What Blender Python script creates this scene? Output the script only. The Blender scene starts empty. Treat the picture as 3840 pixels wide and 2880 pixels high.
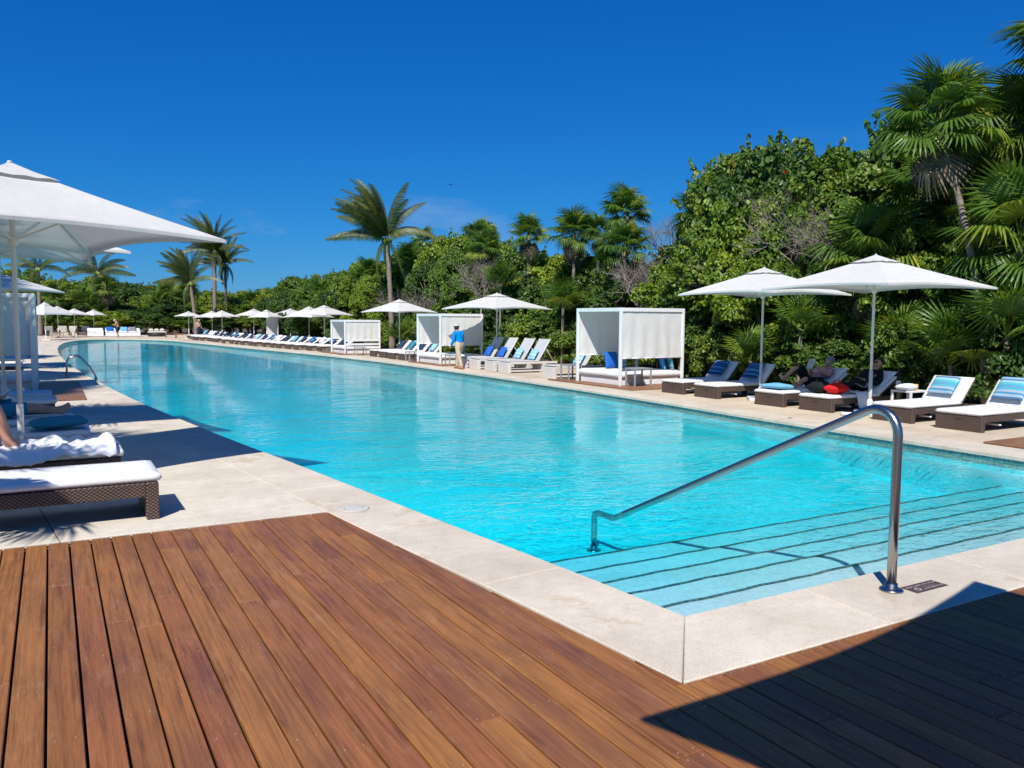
import bpy, math, random
import numpy as np
from mathutils import Vector, Matrix, Euler, noise as mnoise

random.seed(7)
R_ = math.radians
sc = bpy.context.scene
COL = sc.collection

# ------------------------------------------------------------------ camera
# photograph: 3840 x 2880, focal length 3028 px; planks run along +Y, step edges along +X
FPX, PCX, PCY = 3028.0, 1920.0, 1440.0
CAM_H, YAW, PITCH, ROLL = 1.8, R_(29.7), R_(4.57), R_(0.34)
_f = np.array([math.sin(YAW) * math.cos(PITCH), math.cos(YAW) * math.cos(PITCH), -math.sin(PITCH)])
_r = np.array([math.cos(YAW), -math.sin(YAW), 0.0])
_u = np.cross(_r, _f)
CR = math.cos(ROLL) * _r + math.sin(ROLL) * _u
CU = -math.sin(ROLL) * _r + math.cos(ROLL) * _u
cam_d = bpy.data.cameras.new('camera')
cam = bpy.data.objects.new('camera', cam_d)
COL.objects.link(cam)
cam_d.sensor_width = 36.0
cam_d.lens = FPX / 3840.0 * 36.0
cam_d.clip_start, cam_d.clip_end = 0.05, 4000
M = Matrix(((CR[0], CU[0], -_f[0], 0), (CR[1], CU[1], -_f[1], 0), (CR[2], CU[2], -_f[2], CAM_H), (0, 0, 0, 1)))
cam.matrix_world = M
sc.camera = cam

def ray(px, py):
    return _f + CR * (px - PCX) / FPX - CU * (py - PCY) / FPX
def gp(px, py, z=0.0):
    d = ray(px, py); t = (z - CAM_H) / d[2]
    return Vector((d[0] * t, d[1] * t, z))
def at_x(px, py, X):
    d = ray(px, py); t = X / d[0]
    return Vector((X, d[1] * t, CAM_H + d[2] * t))
def at_y(px, py, Y):
    d = ray(px, py); t = Y / d[1]
    return Vector((d[0] * t, Y, CAM_H + d[2] * t))

# ------------------------------------------------------------------ light
SUN_AZ, SUN_EL = R_(41.0), R_(48.0)      # the way the light travels (clockwise from +Y), and its height
w = bpy.data.worlds.new('World'); sc.world = w; w.use_nodes = True
nt = w.node_tree; nt.nodes.clear()
sky = nt.nodes.new('ShaderNodeTexSky'); sky.sky_type = 'NISHITA'; sky.sun_disc = False
sky.sun_elevation = SUN_EL; sky.sun_rotation = SUN_AZ + math.pi
sky.altitude = 0; sky.air_density = 1.0; sky.dust_density = 0.1; sky.ozone_density = 2.0
sp_ = nt.nodes.new('ShaderNodeSeparateColor'); cb_ = nt.nodes.new('ShaderNodeCombineColor'); nt.links.new(sky.outputs[0], sp_.inputs[0])
for ch, (k_, pw) in enumerate(((0.0150, 1.9), (0.380, 0.90), (1.44, 0.62))):      # the camera's deep rendering of a clear tropical sky
    m1 = nt.nodes.new('ShaderNodeMath'); m1.operation = 'POWER'; m1.inputs[1].default_value = pw; nt.links.new(sp_.outputs[ch], m1.inputs[0])
    m2 = nt.nodes.new('ShaderNodeMath'); m2.operation = 'MULTIPLY'; m2.inputs[1].default_value = k_; nt.links.new(m1.outputs[0], m2.inputs[0]); nt.links.new(m2.outputs[0], cb_.inputs[ch])
bg = nt.nodes.new('ShaderNodeBackground'); bg.inputs['Strength'].default_value = 0.115
wo = nt.nodes.new('ShaderNodeOutputWorld')
tcw = nt.nodes.new('ShaderNodeTexCoord'); mpw = nt.nodes.new('ShaderNodeMapping'); mpw.inputs['Scale'].default_value = (2.2, 2.2, 6.5); mpw.inputs['Location'].default_value = (1.7, .4, .2)
nw = nt.nodes.new('ShaderNodeTexNoise'); nw.inputs['Scale'].default_value = 1.6; nw.inputs['Detail'].default_value = 7; nw.inputs['Roughness'].default_value = .62
rw = nt.nodes.new('ShaderNodeValToRGB'); rw.color_ramp.elements[0].position = .60; rw.color_ramp.elements[1].position = .82; rw.color_ramp.elements[1].color = (.34, .34, .34, 1)
mw = nt.nodes.new('ShaderNodeMix'); mw.data_type = 'RGBA'; mw.inputs[7].default_value = (4.2, 4.6, 5.2, 1)
nt.links.new(tcw.outputs['Generated'], mpw.inputs[0]); nt.links.new(mpw.outputs[0], nw.inputs[0]); nt.links.new(nw.outputs[0], rw.inputs[0])
sz = nt.nodes.new('ShaderNodeSeparateXYZ'); nt.links.new(tcw.outputs['Generated'], sz.inputs[0])
lw = nt.nodes.new('ShaderNodeMapRange'); lw.inputs[1].default_value = .10; lw.inputs[2].default_value = .22; lw.inputs[3].default_value = 1; lw.inputs[4].default_value = 0; nt.links.new(sz.outputs[2], lw.inputs[0])
xw = nt.nodes.new('ShaderNodeMath'); xw.operation = 'MULTIPLY'; nt.links.new(rw.outputs[0], xw.inputs[0]); nt.links.new(lw.outputs[0], xw.inputs[1]); nt.links.new(xw.outputs[0], mw.inputs[0])
nt.links.new(cb_.outputs[0], mw.inputs[6]); nt.links.new(mw.outputs[2], bg.inputs[0]); nt.links.new(bg.outputs[0], wo.inputs[0])
sd = bpy.data.lights.new('sun', 'SUN'); sd.energy = 4.9; sd.angle = R_(0.53); sd.color = (1.0, 0.955, 0.885)
sun = bpy.data.objects.new('sun', sd); COL.objects.link(sun)
SUNV = Vector((math.sin(SUN_AZ) * math.cos(SUN_EL), math.cos(SUN_AZ) * math.cos(SUN_EL), -math.sin(SUN_EL)))
sun.rotation_euler = SUNV.to_track_quat('-Z', 'Y').to_euler(); sun.location = (-20, -20, 30)
sc.view_settings.view_transform = 'Standard'; sc.view_settings.look = 'None'
sc.view_settings.exposure = 0.22; sc.view_settings.gamma = 1.0
sc.view_settings.use_curve_mapping = False
sc.render.engine = 'CYCLES'
cy = sc.cycles
cy.use_denoising = True
try: cy.denoiser = 'OPENIMAGEDENOISE'
except Exception: pass
cy.max_bounces = 8; cy.diffuse_bounces = 3; cy.glossy_bounces = 3; cy.transmission_bounces = 4
cy.transparent_max_bounces = 12; cy.volume_bounces = 0; cy.caustics_reflective = False; cy.caustics_refractive = False
cy.sample_clamp_indirect = 8

# ------------------------------------------------------------------ materials
def mat(name):
    m = bpy.data.materials.new(name); m.use_nodes = True
    n = m.node_tree
    return m, n, n.nodes['Principled BSDF']
def N(nt, t, **kw):
    n = nt.nodes.new(t)
    for k, v in kw.items(): setattr(n, k, v)
    return n
def ramp(nt, stops, fac, interp='LINEAR'):
    r = N(nt, 'ShaderNodeValToRGB'); r.color_ramp.interpolation = interp
    e = r.color_ramp.elements
    while len(e) > 1: e.remove(e[-1])
    e[0].position = stops[0][0]; e[0].color = (*stops[0][1], 1)
    for p, c in stops[1:]:
        x = e.new(p); x.color = (*c, 1)
    nt.links.new(fac, r.inputs[0])
    return r
def noise(nt, scale, detail=4, rough=0.6, vec=None, dist=0.0):
    n = N(nt, 'ShaderNodeTexNoise'); n.inputs['Scale'].default_value = scale
    n.inputs['Detail'].default_value = detail; n.inputs['Roughness'].default_value = rough
    n.inputs['Distortion'].default_value = dist
    if vec is not None: nt.links.new(vec, n.inputs['Vector'])
    return n
def mapping(nt, vec, scale=(1, 1, 1), loc=(0, 0, 0), rot=(0, 0, 0)):
    m = N(nt, 'ShaderNodeMapping'); m.inputs['Scale'].default_value = scale
    m.inputs['Location'].default_value = loc; m.inputs['Rotation'].default_value = rot
    nt.links.new(vec, m.inputs['Vector']); return m.outputs[0]
def math_(nt, op, a, b=None, c=None):
    n = N(nt, 'ShaderNodeMath', operation=op)
    for i, v in enumerate((a, b, c)):
        if v is None: continue
        if isinstance(v, (int, float)): n.inputs[i].default_value = v
        else: nt.links.new(v, n.inputs[i])
    return n.outputs[0]
def mixc(nt, fac, a, b, bt='MIX'):
    n = N(nt, 'ShaderNodeMix', data_type='RGBA', blend_type=bt)
    for i, v in ((0, fac), (6, a), (7, b)):
        if isinstance(v, (int, float)): n.inputs[i].default_value = v
        elif isinstance(v, tuple): n.inputs[i].default_value = (*v, 1)
        else: nt.links.new(v, n.inputs[i])
    return n.outputs[2]
def bump(nt, h, strength, dist=0.01):
    b = N(nt, 'ShaderNodeBump'); b.inputs['Strength'].default_value = strength
    b.inputs['Distance'].default_value = dist; nt.links.new(h, b.inputs['Height']); return b.outputs[0]

def simple(name, col, rough=0.6, var=0.12, nscale=6, metal=0.0, bstr=0.0, spec=0.4):
    m, n, p = mat(name)
    tc = N(n, 'ShaderNodeTexCoord')
    nz = noise(n, nscale, 5, 0.6, tc.outputs['Object'])
    a = tuple(max(0, c * (1 - var)) for c in col); b = tuple(min(1, c * (1 + var)) for c in col)
    r = ramp(n, [(0.3, a), (0.7, b)], nz.outputs[0])
    n.links.new(r.outputs[0], p.inputs['Base Color'])
    p.inputs['Roughness'].default_value = rough; p.inputs['Metallic'].default_value = metal
    p.inputs['Specular IOR Level'].default_value = spec
    if bstr: n.links.new(bump(n, nz.outputs[0], bstr), p.inputs['Normal'])
    return m

MT = {}
def mk_wood(name, stops, gap_dark=1.0):
    m, n, p = mat(name)
    oi = N(n, 'ShaderNodeObjectInfo'); geo = N(n, 'ShaderNodeNewGeometry')
    off = N(n, 'ShaderNodeVectorMath', operation='SCALE'); off.inputs['Scale'].default_value = 37.0
    cmb = N(n, 'ShaderNodeCombineXYZ'); n.links.new(oi.outputs['Random'], cmb.inputs[0]); n.links.new(oi.outputs['Random'], cmb.inputs[1])
    n.links.new(cmb.outputs[0], off.inputs[0])
    add = N(n, 'ShaderNodeVectorMath', operation='ADD'); n.links.new(geo.outputs['Position'], add.inputs[0]); n.links.new(off.outputs[0], add.inputs[1])
    grain = noise(n, 1.0, 6, 0.62, mapping(n, add.outputs[0], (46, 1.5, 20)), 0.6)
    fine = noise(n, 1.0, 3, 0.5, mapping(n, add.outputs[0], (260, 9, 40)))
    patch = noise(n, 1.0, 4, 0.6, mapping(n, add.outputs[0], (5.0, 1.5, 5)), 0.3)
    wn = N(n, 'ShaderNodeTexWhiteNoise', noise_dimensions='1D'); n.links.new(oi.outputs['Random'], wn.inputs['W'])
    base = ramp(n, stops, wn.outputs['Value'])
    g = ramp(n, [(0.3, (0.30, 0.27, 0.25)), (0.48, (0.9, 0.9, 0.9)), (0.7, (1.45, 1.40, 1.30))], grain.outputs[0])
    c1 = mixc(n, 0.75, base.outputs[0], g.outputs[0], 'MULTIPLY')
    f = ramp(n, [(0.3, (0.74, 0.72, 0.72)), (0.7, (1.14, 1.14, 1.14))], fine.outputs[0])
    c2 = mixc(n, 0.8, c1, f.outputs[0], 'MULTIPLY')
    pr = ramp(n, [(0.36, (0, 0, 0)), (0.66, (1, 1, 1))], patch.outputs[0])
    c3 = mixc(n, math_(n, 'MULTIPLY', pr.outputs[0], 0.34), c2, (0.37, 0.16, 0.05))
    dk = noise(n, 1.0, 3, 0.5, mapping(n, add.outputs[0], (4, 0.9, 4), (9, 3, 1)))
    dr = ramp(n, [(0.50, (0, 0, 0)), (0.68, (1, 1, 1))], dk.outputs[0])
    c4 = mixc(n, math_(n, 'MULTIPLY', dr.outputs[0], 0.42), c3, (0.115, 0.042, 0.034))
    bl = noise(n, 1, 6, 0.72, mapping(n, add.outputs[0], (9, 3.2, 9)), 0.3)
    blr = ramp(n, [(0.54, (0, 0, 0)), (0.72, (1, 1, 1))], bl.outputs[0])
    c5 = mixc(n, math_(n, 'MULTIPLY', blr.outputs[0], 0.26), c4, (0.44, 0.27, 0.15))
    n.links.new(c5, p.inputs['Base Color'])
    rr = ramp(n, [(0.3, (0.42,) * 3), (0.7, (0.62,) * 3)], patch.outputs[0]); n.links.new(rr.outputs[0], p.inputs['Roughness'])
    p.inputs['Specular IOR Level'].default_value = 0.36
    n.links.new(bump(n, math_(n, 'ADD', grain.outputs[0], fine.outputs[0]), 0.45, 0.003), p.inputs['Normal'])
    return m
MT['deck'] = mk_wood('deck_wood', [(0.0, (0.215, 0.080, 0.031)), (0.3, (0.30, 0.119, 0.035)), (0.55, (0.25, 0.086, 0.037)), (0.75, (0.33, 0.139, 0.038)), (1.0, (0.205, 0.078, 0.041))])
MT['platform'] = mk_wood('platform_wood', [(0.0, (0.20, 0.10, 0.055)), (0.5, (0.29, 0.155, 0.08)), (1.0, (0.24, 0.12, 0.065))])
MT['table_wood'] = simple('table_wood', (0.30, 0.13, 0.06), 0.5, 0.25, 14)
MT['shade_under'] = simple('shade_black_underside', (0.012, 0.010, 0.008), 0.9, 0.3, 8)  # near-black underside, shade of the plank gaps put into its colour

def mk_stone(name, col, streak=0.0, stain=0.0):
    m, n, p = mat(name)
    geo = N(n, 'ShaderNodeNewGeometry'); pos = geo.outputs['Position']; oi = N(n, 'ShaderNodeObjectInfo')
    big = noise(n, 1.1, 5, 0.6, pos); med = noise(n, 9, 6, 0.72, pos); fine = noise(n, 85, 3, 0.7, pos)
    base = ramp(n, [(0.2, tuple(c * 0.86 for c in col)), (0.8, tuple(min(1, c * 1.1) for c in col))], med.outputs[0])
    c = mixc(n, 0.9, base.outputs[0], ramp(n, [(0.3, (0.80, 0.78, 0.75)), (0.7, (1.08, 1.08, 1.08))], big.outputs[0]).outputs[0], 'MULTIPLY')
    sp = ramp(n, [(0.30, (0.50, 0.46, 0.42)), (0.47, (0.98, 0.98, 0.98)), (0.62, (1.08, 1.08, 1.07))], fine.outputs[0])
    c = mixc(n, 0.6, c, sp.outputs[0], 'MULTIPLY')
    c = mixc(n, 0.9, c, ramp(n, [(0.0, (0.93, 0.92, 0.91)), (1.0, (1.05, 1.05, 1.05))], oi.outputs['Random']).outputs[0], 'MULTIPLY')
    # scuffs running across the slabs
    sc1 = noise(n, 1, 5, 0.65, mapping(n, pos, (2.2, 11, 1), (3, 1, 0), (0, 0, 0.5)), 0.7)
    c = mixc(n, math_(n, 'MULTIPLY', ramp(n, [(0.52, (0, 0, 0)), (0.72, (1, 1, 1))], sc1.outputs[0]).outputs[0], 0.22 + streak), c, tuple(x * 0.66 for x in col))
    st = noise(n, 1.6, 6, 0.72, mapping(n, pos, (1, 1, 1), (4.3, 8.1, 0)), 0.4)
    c = mixc(n, math_(n, 'MULTIPLY', ramp(n, [(0.57, (0, 0, 0)), (0.63, (1, 1, 1))], st.outputs[0]).outputs[0], 0.25 + stain), c, (0.44, 0.33, 0.19))
    n.links.new(c, p.inputs['Base Color']); p.inputs['Roughness'].default_value = 0.82; p.inputs['Specular IOR Level'].default_value = 0.25
    n.links.new(bump(n, math_(n, 'ADD', math_(n, 'MULTIPLY', fine.outputs[0], 0.6), med.outputs[0]), 0.35, 0.004), p.inputs['Normal'])
    return m
MT['coping'] = mk_stone('coping_stone', (0.68, 0.61, 0.50), 0.05, 0.2)
MT['paving'] = mk_stone('paving_stone', (0.68, 0.62, 0.515), 0.06)
MT['paving_right'] = mk_stone('pale_paving', (0.63, 0.53, 0.40), 0.25)
MT['joint'] = simple('joint_grout', (0.16, 0.14, 0.12), 0.9, 0.3, 12)
MT['soil'] = simple('garden_soil', (0.10, 0.075, 0.05), 0.95, 0.5, 1.3, bstr=0.6)
MT['cover'] = simple('cover_plastic', (0.58, 0.55, 0.49), 0.5, 0.06, 12)

def mk_tile(name, col, var, cell=0.03, rough=0.25):
    m, n, p = mat(name)
    geo = N(n, 'ShaderNodeNewGeometry')
    v = N(n, 'ShaderNodeTexVoronoi', feature='F1', distance='CHEBYCHEV'); v.inputs['Scale'].default_value = 1 / cell; v.inputs['Randomness'].default_value = 0.15
    n.links.new(geo.outputs['Position'], v.inputs['Vector'])
    hs_ = N(n, 'ShaderNodeSeparateColor'); n.links.new(v.outputs['Color'], hs_.inputs[0])
    r = ramp(n, [(0, tuple(c * (1 - var) for c in col)), (1, tuple(min(1, c * (1 + var)) for c in col))], hs_.outputs[0])
    big = noise(n, 0.6, 4, 0.6, geo.outputs['Position'])
    c = mixc(n, 0.8, r.outputs[0], ramp(n, [(0.3, (0.88, 0.92, 0.94)), (0.7, (1.06, 1.04, 1.03))], big.outputs[0]).outputs[0], 'MULTIPLY')
    n.links.new(c, p.inputs['Base Color']); p.inputs['Roughness'].default_value = rough
    return m
MT['pool_tile'] = mk_tile('pool_mosaic', (0.20, 0.84, 0.92), 0.10)
MT['step_tile'] = mk_tile('step_mosaic', (0.70, 0.76, 0.83), 0.07)
MT['band_tile'] = mk_tile('waterline_mosaic', (0.16, 0.34, 0.33), 0.35, 0.024)
MT['nosing'] = mk_tile('nosing_mosaic', (0.085, 0.105, 0.115), 0.8, 0.03)

def mk_water():
    m = bpy.data.materials.new('pool_water'); m.use_nodes = True; n = m.node_tree; n.nodes.clear()
    geo = N(n, 'ShaderNodeNewGeometry'); pos = geo.outputs['Position']
    w1 = noise(n, 1.0, 1.5, 0.45, mapping(n, pos, (1.0, 1.7, 1), (0, 0, 0), (0, 0, -0.5)), 0.9)
    w2 = noise(n, 1.0, 2, 0.5, mapping(n, pos, (5.0, 7.5, 1), (5, 2, 0), (0, 0, 0.4)), 1.8)
    w3 = noise(n, 1.0, 2, 0.5, mapping(n, pos, (0.25, 0.32, 1)), 0.5)
    amp = ramp(n, [(0.38, (0.2,) * 3), (0.62, (1, 1, 1))], w3.outputs[0])
    h = math_(n, 'ADD', math_(n, 'MULTIPLY', w1.outputs[0], 0.024), math_(n, 'MULTIPLY', math_(n, 'MULTIPLY', w2.outputs[0], 0.016), amp.outputs[0]))
    b = N(n, 'ShaderNodeBump'); b.inputs['Strength'].default_value = 1.0; b.inputs['Distance'].default_value = 1.0
    n.links.new(h, b.inputs['Height'])
    fr = N(n, 'ShaderNodeFresnel'); fr.inputs['IOR'].default_value = 1.333; n.links.new(b.outputs[0], fr.inputs['Normal'])
    gl = N(n, 'ShaderNodeBsdfGlossy'); gl.inputs['Roughness'].default_value = 0.015; n.links.new(b.outputs[0], gl.inputs['Normal'])
    tr = N(n, 'ShaderNodeBsdfTransparent'); tr.inputs[0].default_value = (0.97, 0.99, 1, 1)
    mx = N(n, 'ShaderNodeMixShader')
    n.links.new(math_(n, 'MULTIPLY', fr.outputs[0], 1.0), mx.inputs[0]); n.links.new(tr.outputs[0], mx.inputs[1]); n.links.new(gl.outputs[0], mx.inputs[2])
    va = N(n, 'ShaderNodeVolumeAbsorption'); va.inputs['Color'].default_value = (0.0, 0.972, 0.994, 1); va.inputs['Density'].default_value = 1.4
    o = N(n, 'ShaderNodeOutputMaterial'); n.links.new(mx.outputs[0], o.inputs['Surface']); n.links.new(va.outputs[0], o.inputs['Volume'])
    return m
MT['water'] = mk_water()

def mk_fabric(name, col, trans=0.0, weave=500, rough=0.85, var=0.04):
    m = bpy.data.materials.new(name); m.use_nodes = True; n = m.node_tree; p = n.nodes['Principled BSDF']
    tc = N(n, 'ShaderNodeTexCoord'); nz = noise(n, 3.0, 5, 0.6, tc.outputs['Object'])
    r = ramp(n, [(0.3, tuple(c * (1 - var) for c in col)), (0.7, tuple(min(1, c * (1 + var)) for c in col))], nz.outputs[0])
    n.links.new(r.outputs[0], p.inputs['Base Color']); p.inputs['Roughness'].default_value = rough; p.inputs['Specular IOR Level'].default_value = 0.15
    wv = noise(n, weave, 2, 0.5, tc.outputs['Object'])
    wr = noise(n, 7, 4, 0.55, tc.outputs['Object'], 0.4)
    n.links.new(bump(n, math_(n, 'ADD', math_(n, 'MULTIPLY', wv.outputs[0], 0.12), wr.outputs[0]), 0.35, 0.02), p.inputs['Normal'])
    if trans:
        t = N(n, 'ShaderNodeBsdfTranslucent'); n.links.new(r.outputs[0], t.inputs[0])
        mx = N(n, 'ShaderNodeMixShader'); mx.inputs[0].default_value = trans
        n.links.new(p.outputs[0], mx.inputs[1]); n.links.new(t.outputs[0], mx.inputs[2])
        n.links.new(mx.outputs[0], n.nodes['Material Output'].inputs['Surface'])
    return m
MT['canvas'] = mk_fabric('umbrella_canvas', (0.70, 0.69, 0.66), 0.2)
MT['blind'] = mk_fabric('blind_cloth', (0.74, 0.73, 0.70), 0.16)
MT['cushion'] = mk_fabric('white_cushion', (0.74, 0.74, 0.73))
MT['cream'] = mk_fabric('cream_cloth', (0.62, 0.58, 0.50))
MT['towel'] = mk_fabric('towel_cloth', (0.72, 0.74, 0.78), 0.0, 250)
MT['sling'] = mk_fabric('sling_mesh', (0.50, 0.50, 0.51))
MT['aqua'] = mk_fabric('aqua_cloth', (0.16, 0.42, 0.60))
MT['royal'] = mk_fabric('royal_blue_cloth', (0.02, 0.13, 0.50))
MT['sky_cloth'] = mk_fabric('bright_blue_cloth', (0.05, 0.30, 0.70))
MT['teal'] = mk_fabric('teal_cloth', (0.03, 0.22, 0.33))
MT['navy'] = mk_fabric('navy_cloth', (0.025, 0.045, 0.10))
MT['shirt_blue'] = mk_fabric('blue_shirt', (0.0, 0.24, 0.62))
MT['khaki'] = mk_fabric('khaki_cloth', (0.52, 0.42, 0.30))
MT['black'] = mk_fabric('black_cloth', (0.012, 0.013, 0.018))
MT['red'] = mk_fabric('red_cloth', (0.62, 0.02, 0.02))
MT['pinkprint'] = mk_fabric('faded_print_shirt', (0.42, 0.24, 0.26), var=0.5)
MT['grey'] = mk_fabric('grey_cloth', (0.22, 0.23, 0.26), var=0.2)
MT['maroon'] = mk_fabric('maroon_cloth', (0.16, 0.02, 0.02))
def mk_stripes(name, cols, freq):
    m, n, p = mat(name)
    tc = N(n, 'ShaderNodeTexCoord'); sx = N(n, 'ShaderNodeSeparateXYZ'); n.links.new(tc.outputs['Object'], sx.inputs[0])
    f = math_(n, 'FRACT', math_(n, 'MULTIPLY', math_(n, 'ADD', sx.outputs[1], 5.0), freq))
    k = len(cols); r = ramp(n, [(i / k, c) for i, c in enumerate(cols)], f, 'CONSTANT')
    n.links.new(r.outputs[0], p.inputs['Base Color']); p.inputs['Roughness'].default_value = 0.85; p.inputs['Specular IOR Level'].default_value = 0.15
    wr = noise(n, 9, 4, 0.55, tc.outputs['Object'], 0.4); n.links.new(bump(n, wr.outputs[0], 0.3, 0.02), p.inputs['Normal'])
    return m
MT['stripe_aqua'] = mk_stripes('aqua_stripes', [(.07, .36, .47), (.12, .42, .50), (.30, .52, .60), (.09, .18, .32), (.32, .45, .56), (.07, .24, .40), (.36, .40, .47), (.07, .38, .47), (.12, .28, .44)], 2.6)
MT['stripe_navy'] = mk_stripes('navy_stripes', [(.02, .06, .18), (.03, .14, .34), (.02, .05, .14), (.06, .30, .50), (.02, .07, .22), (.05, .12, .30), (.10, .34, .50)], 3.4)
MT['stripe_pale'] = mk_stripes('pale_blue_stripes', [(.22, .48, .64), (.34, .58, .70), (.20, .44, .62), (.44, .62, .70)], 4.2)

def mk_wicker():
    m, n, p = mat('brown_wicker')
    tc = N(n, 'ShaderNodeTexCoord'); sx = N(n, 'ShaderNodeSeparateXYZ'); n.links.new(tc.outputs['Object'], sx.inputs[0])
    u = math_(n, 'MULTIPLY', math_(n, 'ADD', sx.outputs[0], sx.outputs[1]), 150.0); v = math_(n, 'MULTIPLY', sx.outputs[2], 210.0)
    wv = math_(n, 'MULTIPLY', math_(n, 'SINE', u), math_(n, 'SINE', v))
    h = math_(n, 'MULTIPLY', math_(n, 'ADD', wv, 1.0), 0.5)
    r = ramp(n, [(0.25, (0.035, 0.022, 0.016)), (0.6, (0.085, 0.055, 0.042)), (0.95, (0.20, 0.15, 0.125))], h)
    nz = noise(n, 4, 4, 0.6, tc.outputs['Object'])
    c = mixc(n, 0.8, r.outputs[0], ramp(n, [(0.3, (0.8, 0.8, 0.8)), (0.7, (1.15, 1.1, 1.1))], nz.outputs[0]).outputs[0], 'MULTIPLY')
    n.links.new(c, p.inputs['Base Color']); p.inputs['Roughness'].default_value = 0.45; p.inputs['Specular IOR Level'].default_value = 0.35
    n.links.new(bump(n, h, 0.8, 0.004), p.inputs['Normal']); return m
MT['wicker'] = mk_wicker()
MT['white_paint'] = simple('white_painted_metal', (0.78, 0.78, 0.77), 0.4, 0.03, 5)
MT['pole_paint'] = simple('cream_painted_pole', (0.62, 0.62, 0.57), 0.4, 0.05, 5)
MT['resin'] = simple('pale_resin', (0.62, 0.59, 0.55), 0.5, 0.06, 5)
MT['grey_metal'] = simple('grey_metal', (0.36, 0.37, 0.38), 0.4, 0.08, 6, metal=0.3)
MT['dark_metal'] = simple('dark_metal', (0.03, 0.03, 0.032), 0.45, 0.2, 6)
MT['brass'] = simple('screw_head', (0.52, 0.37, 0.23), 0.4, 0.15, 20, metal=0.4)
MT['sign_brown'] = simple('sign_brown', (0.085, 0.055, 0.055), 0.6, 0.15, 30)
MT['sign_mark'] = simple('sign_print', (0.55, 0.47, 0.48), 0.6, 0.15, 60)
MT['glass'] = simple('cup_plastic', (0.60, 0.58, 0.50), 0.2, 0.1, 20)
MT['amber'] = simple('amber_drink', (0.70, 0.40, 0.10), 0.2, 0.1, 20)
MT['skin'] = simple('tan_skin', (0.46, 0.25, 0.165), 0.5, 0.10, 9)
MT['skin2'] = simple('ruddy_skin', (0.55, 0.27, 0.18), 0.5, 0.10, 9)
MT['hair'] = simple('dark_hair', (0.02, 0.014, 0.011), 0.5, 0.3, 30)
MT['cloth_hat'] = mk_fabric('pale_hat_cloth', (0.50, 0.49, 0.46))
MT['bird'] = simple('bird_plumage', (0.02, 0.018, 0.018), 0.7, 0.2, 20)
m, n, p = mat('stainless_steel')
tc = N(n, 'ShaderNodeTexCoord'); nz = noise(n, 30, 4, 0.6, tc.outputs['Object'])
p.inputs['Base Color'].default_value = (0.42, 0.41, 0.40, 1); p.inputs['Metallic'].default_value = 1.0
p.inputs['Roughness'].default_value = 0.26; MT['steel'] = m

def mk_leaf(name, stops, trans=0.28, rough=0.42, hue=0.03, objvar=0.35):
    m = bpy.data.materials.new(name); m.use_nodes = True; n = m.node_tree; p = n.nodes['Principled BSDF']
    geo = N(n, 'ShaderNodeNewGeometry'); oi = N(n, 'ShaderNodeObjectInfo')
    f = math_(n, 'ADD', math_(n, 'MULTIPLY', geo.outputs['Random Per Island'], 1.0 - objvar), math_(n, 'MULTIPLY', oi.outputs['Random'], objvar))
    r = ramp(n, stops, f)
    tc = N(n, 'ShaderNodeTexCoord'); nz = noise(n, 0.9, 3, 0.6, tc.outputs['Object'])
    c = mixc(n, 0.85, r.outputs[0], ramp(n, [(0.32, (0.72, 0.80, 0.75)), (0.68, (1.25, 1.18, 1.0))], nz.outputs[0]).outputs[0], 'MULTIPLY')
    n.links.new(c, p.inputs['Base Color']); p.inputs['Roughness'].default_value = rough; p.inputs['Specular IOR Level'].default_value = 0.35
    t = N(n, 'ShaderNodeBsdfTranslucent'); n.links.new(mixc(n, 1.0, c, (1.25, 1.2, 0.5), 'MULTIPLY'), t.inputs[0])
    mx = N(n, 'ShaderNodeMixShader'); mx.inputs[0].default_value = trans
    n.links.new(p.outputs[0], mx.inputs[1]); n.links.new(t.outputs[0], mx.inputs[2]); n.links.new(mx.outputs[0], n.nodes['Material Output'].inputs['Surface'])
    return m
MT['leaf'] = mk_leaf('broad_leaf', [(0.0, (0.045, 0.095, 0.016)), (0.4, (0.095, 0.18, 0.026)), (0.75, (0.16, 0.25, 0.036)), (0.95, (0.27, 0.31, 0.05)), (1.0, (0.32, 0.20, 0.06))])
MT['leaf_lime'] = mk_leaf('lime_leaf', [(0.0, (0.08, 0.14, 0.016)), (0.4, (0.17, 0.27, 0.03)), (0.8, (0.28, 0.36, 0.04)), (1.0, (0.42, 0.40, 0.05))])
MT['leaf_dark'] = mk_leaf('dark_leaf', [(0.0, (0.026, 0.06, 0.014)), (0.5, (0.06, 0.125, 0.026)), (0.9, (0.11, 0.19, 0.036)), (1.0, (0.19, 0.23, 0.05))])
MT['frond'] = mk_leaf('fan_frond', [(0.0, (0.055, 0.11, 0.02)), (0.45, (0.10, 0.19, 0.03)), (0.8, (0.16, 0.26, 0.036)), (1.0, (0.42, 0.40, 0.05))], 0.3, 0.38, objvar=0.75)
MT['coco'] = mk_leaf('coconut_frond', [(0.0, (0.040, 0.065, 0.026)), (0.5, (0.075, 0.115, 0.030)), (1.0, (0.22, 0.22, 0.05))], 0.22, 0.4, objvar=0.6)
MT['dead'] = mk_leaf('dead_frond', [(0.0, (0.10, 0.075, 0.055)), (0.5, (0.22, 0.17, 0.12)), (1.0, (0.34, 0.28, 0.20))], 0.12, 0.8, objvar=0.4)
MT['bark'] = simple('grey_bark', (0.21, 0.175, 0.14), 0.9, 0.35, 9, bstr=0.8)
MT['bark_dark'] = simple('brown_bark', (0.10, 0.075, 0.055), 0.9, 0.4, 9, bstr=0.8)
MT['twig'] = simple('dry_twig', (0.26, 0.22, 0.19), 0.9, 0.2, 9)

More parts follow.
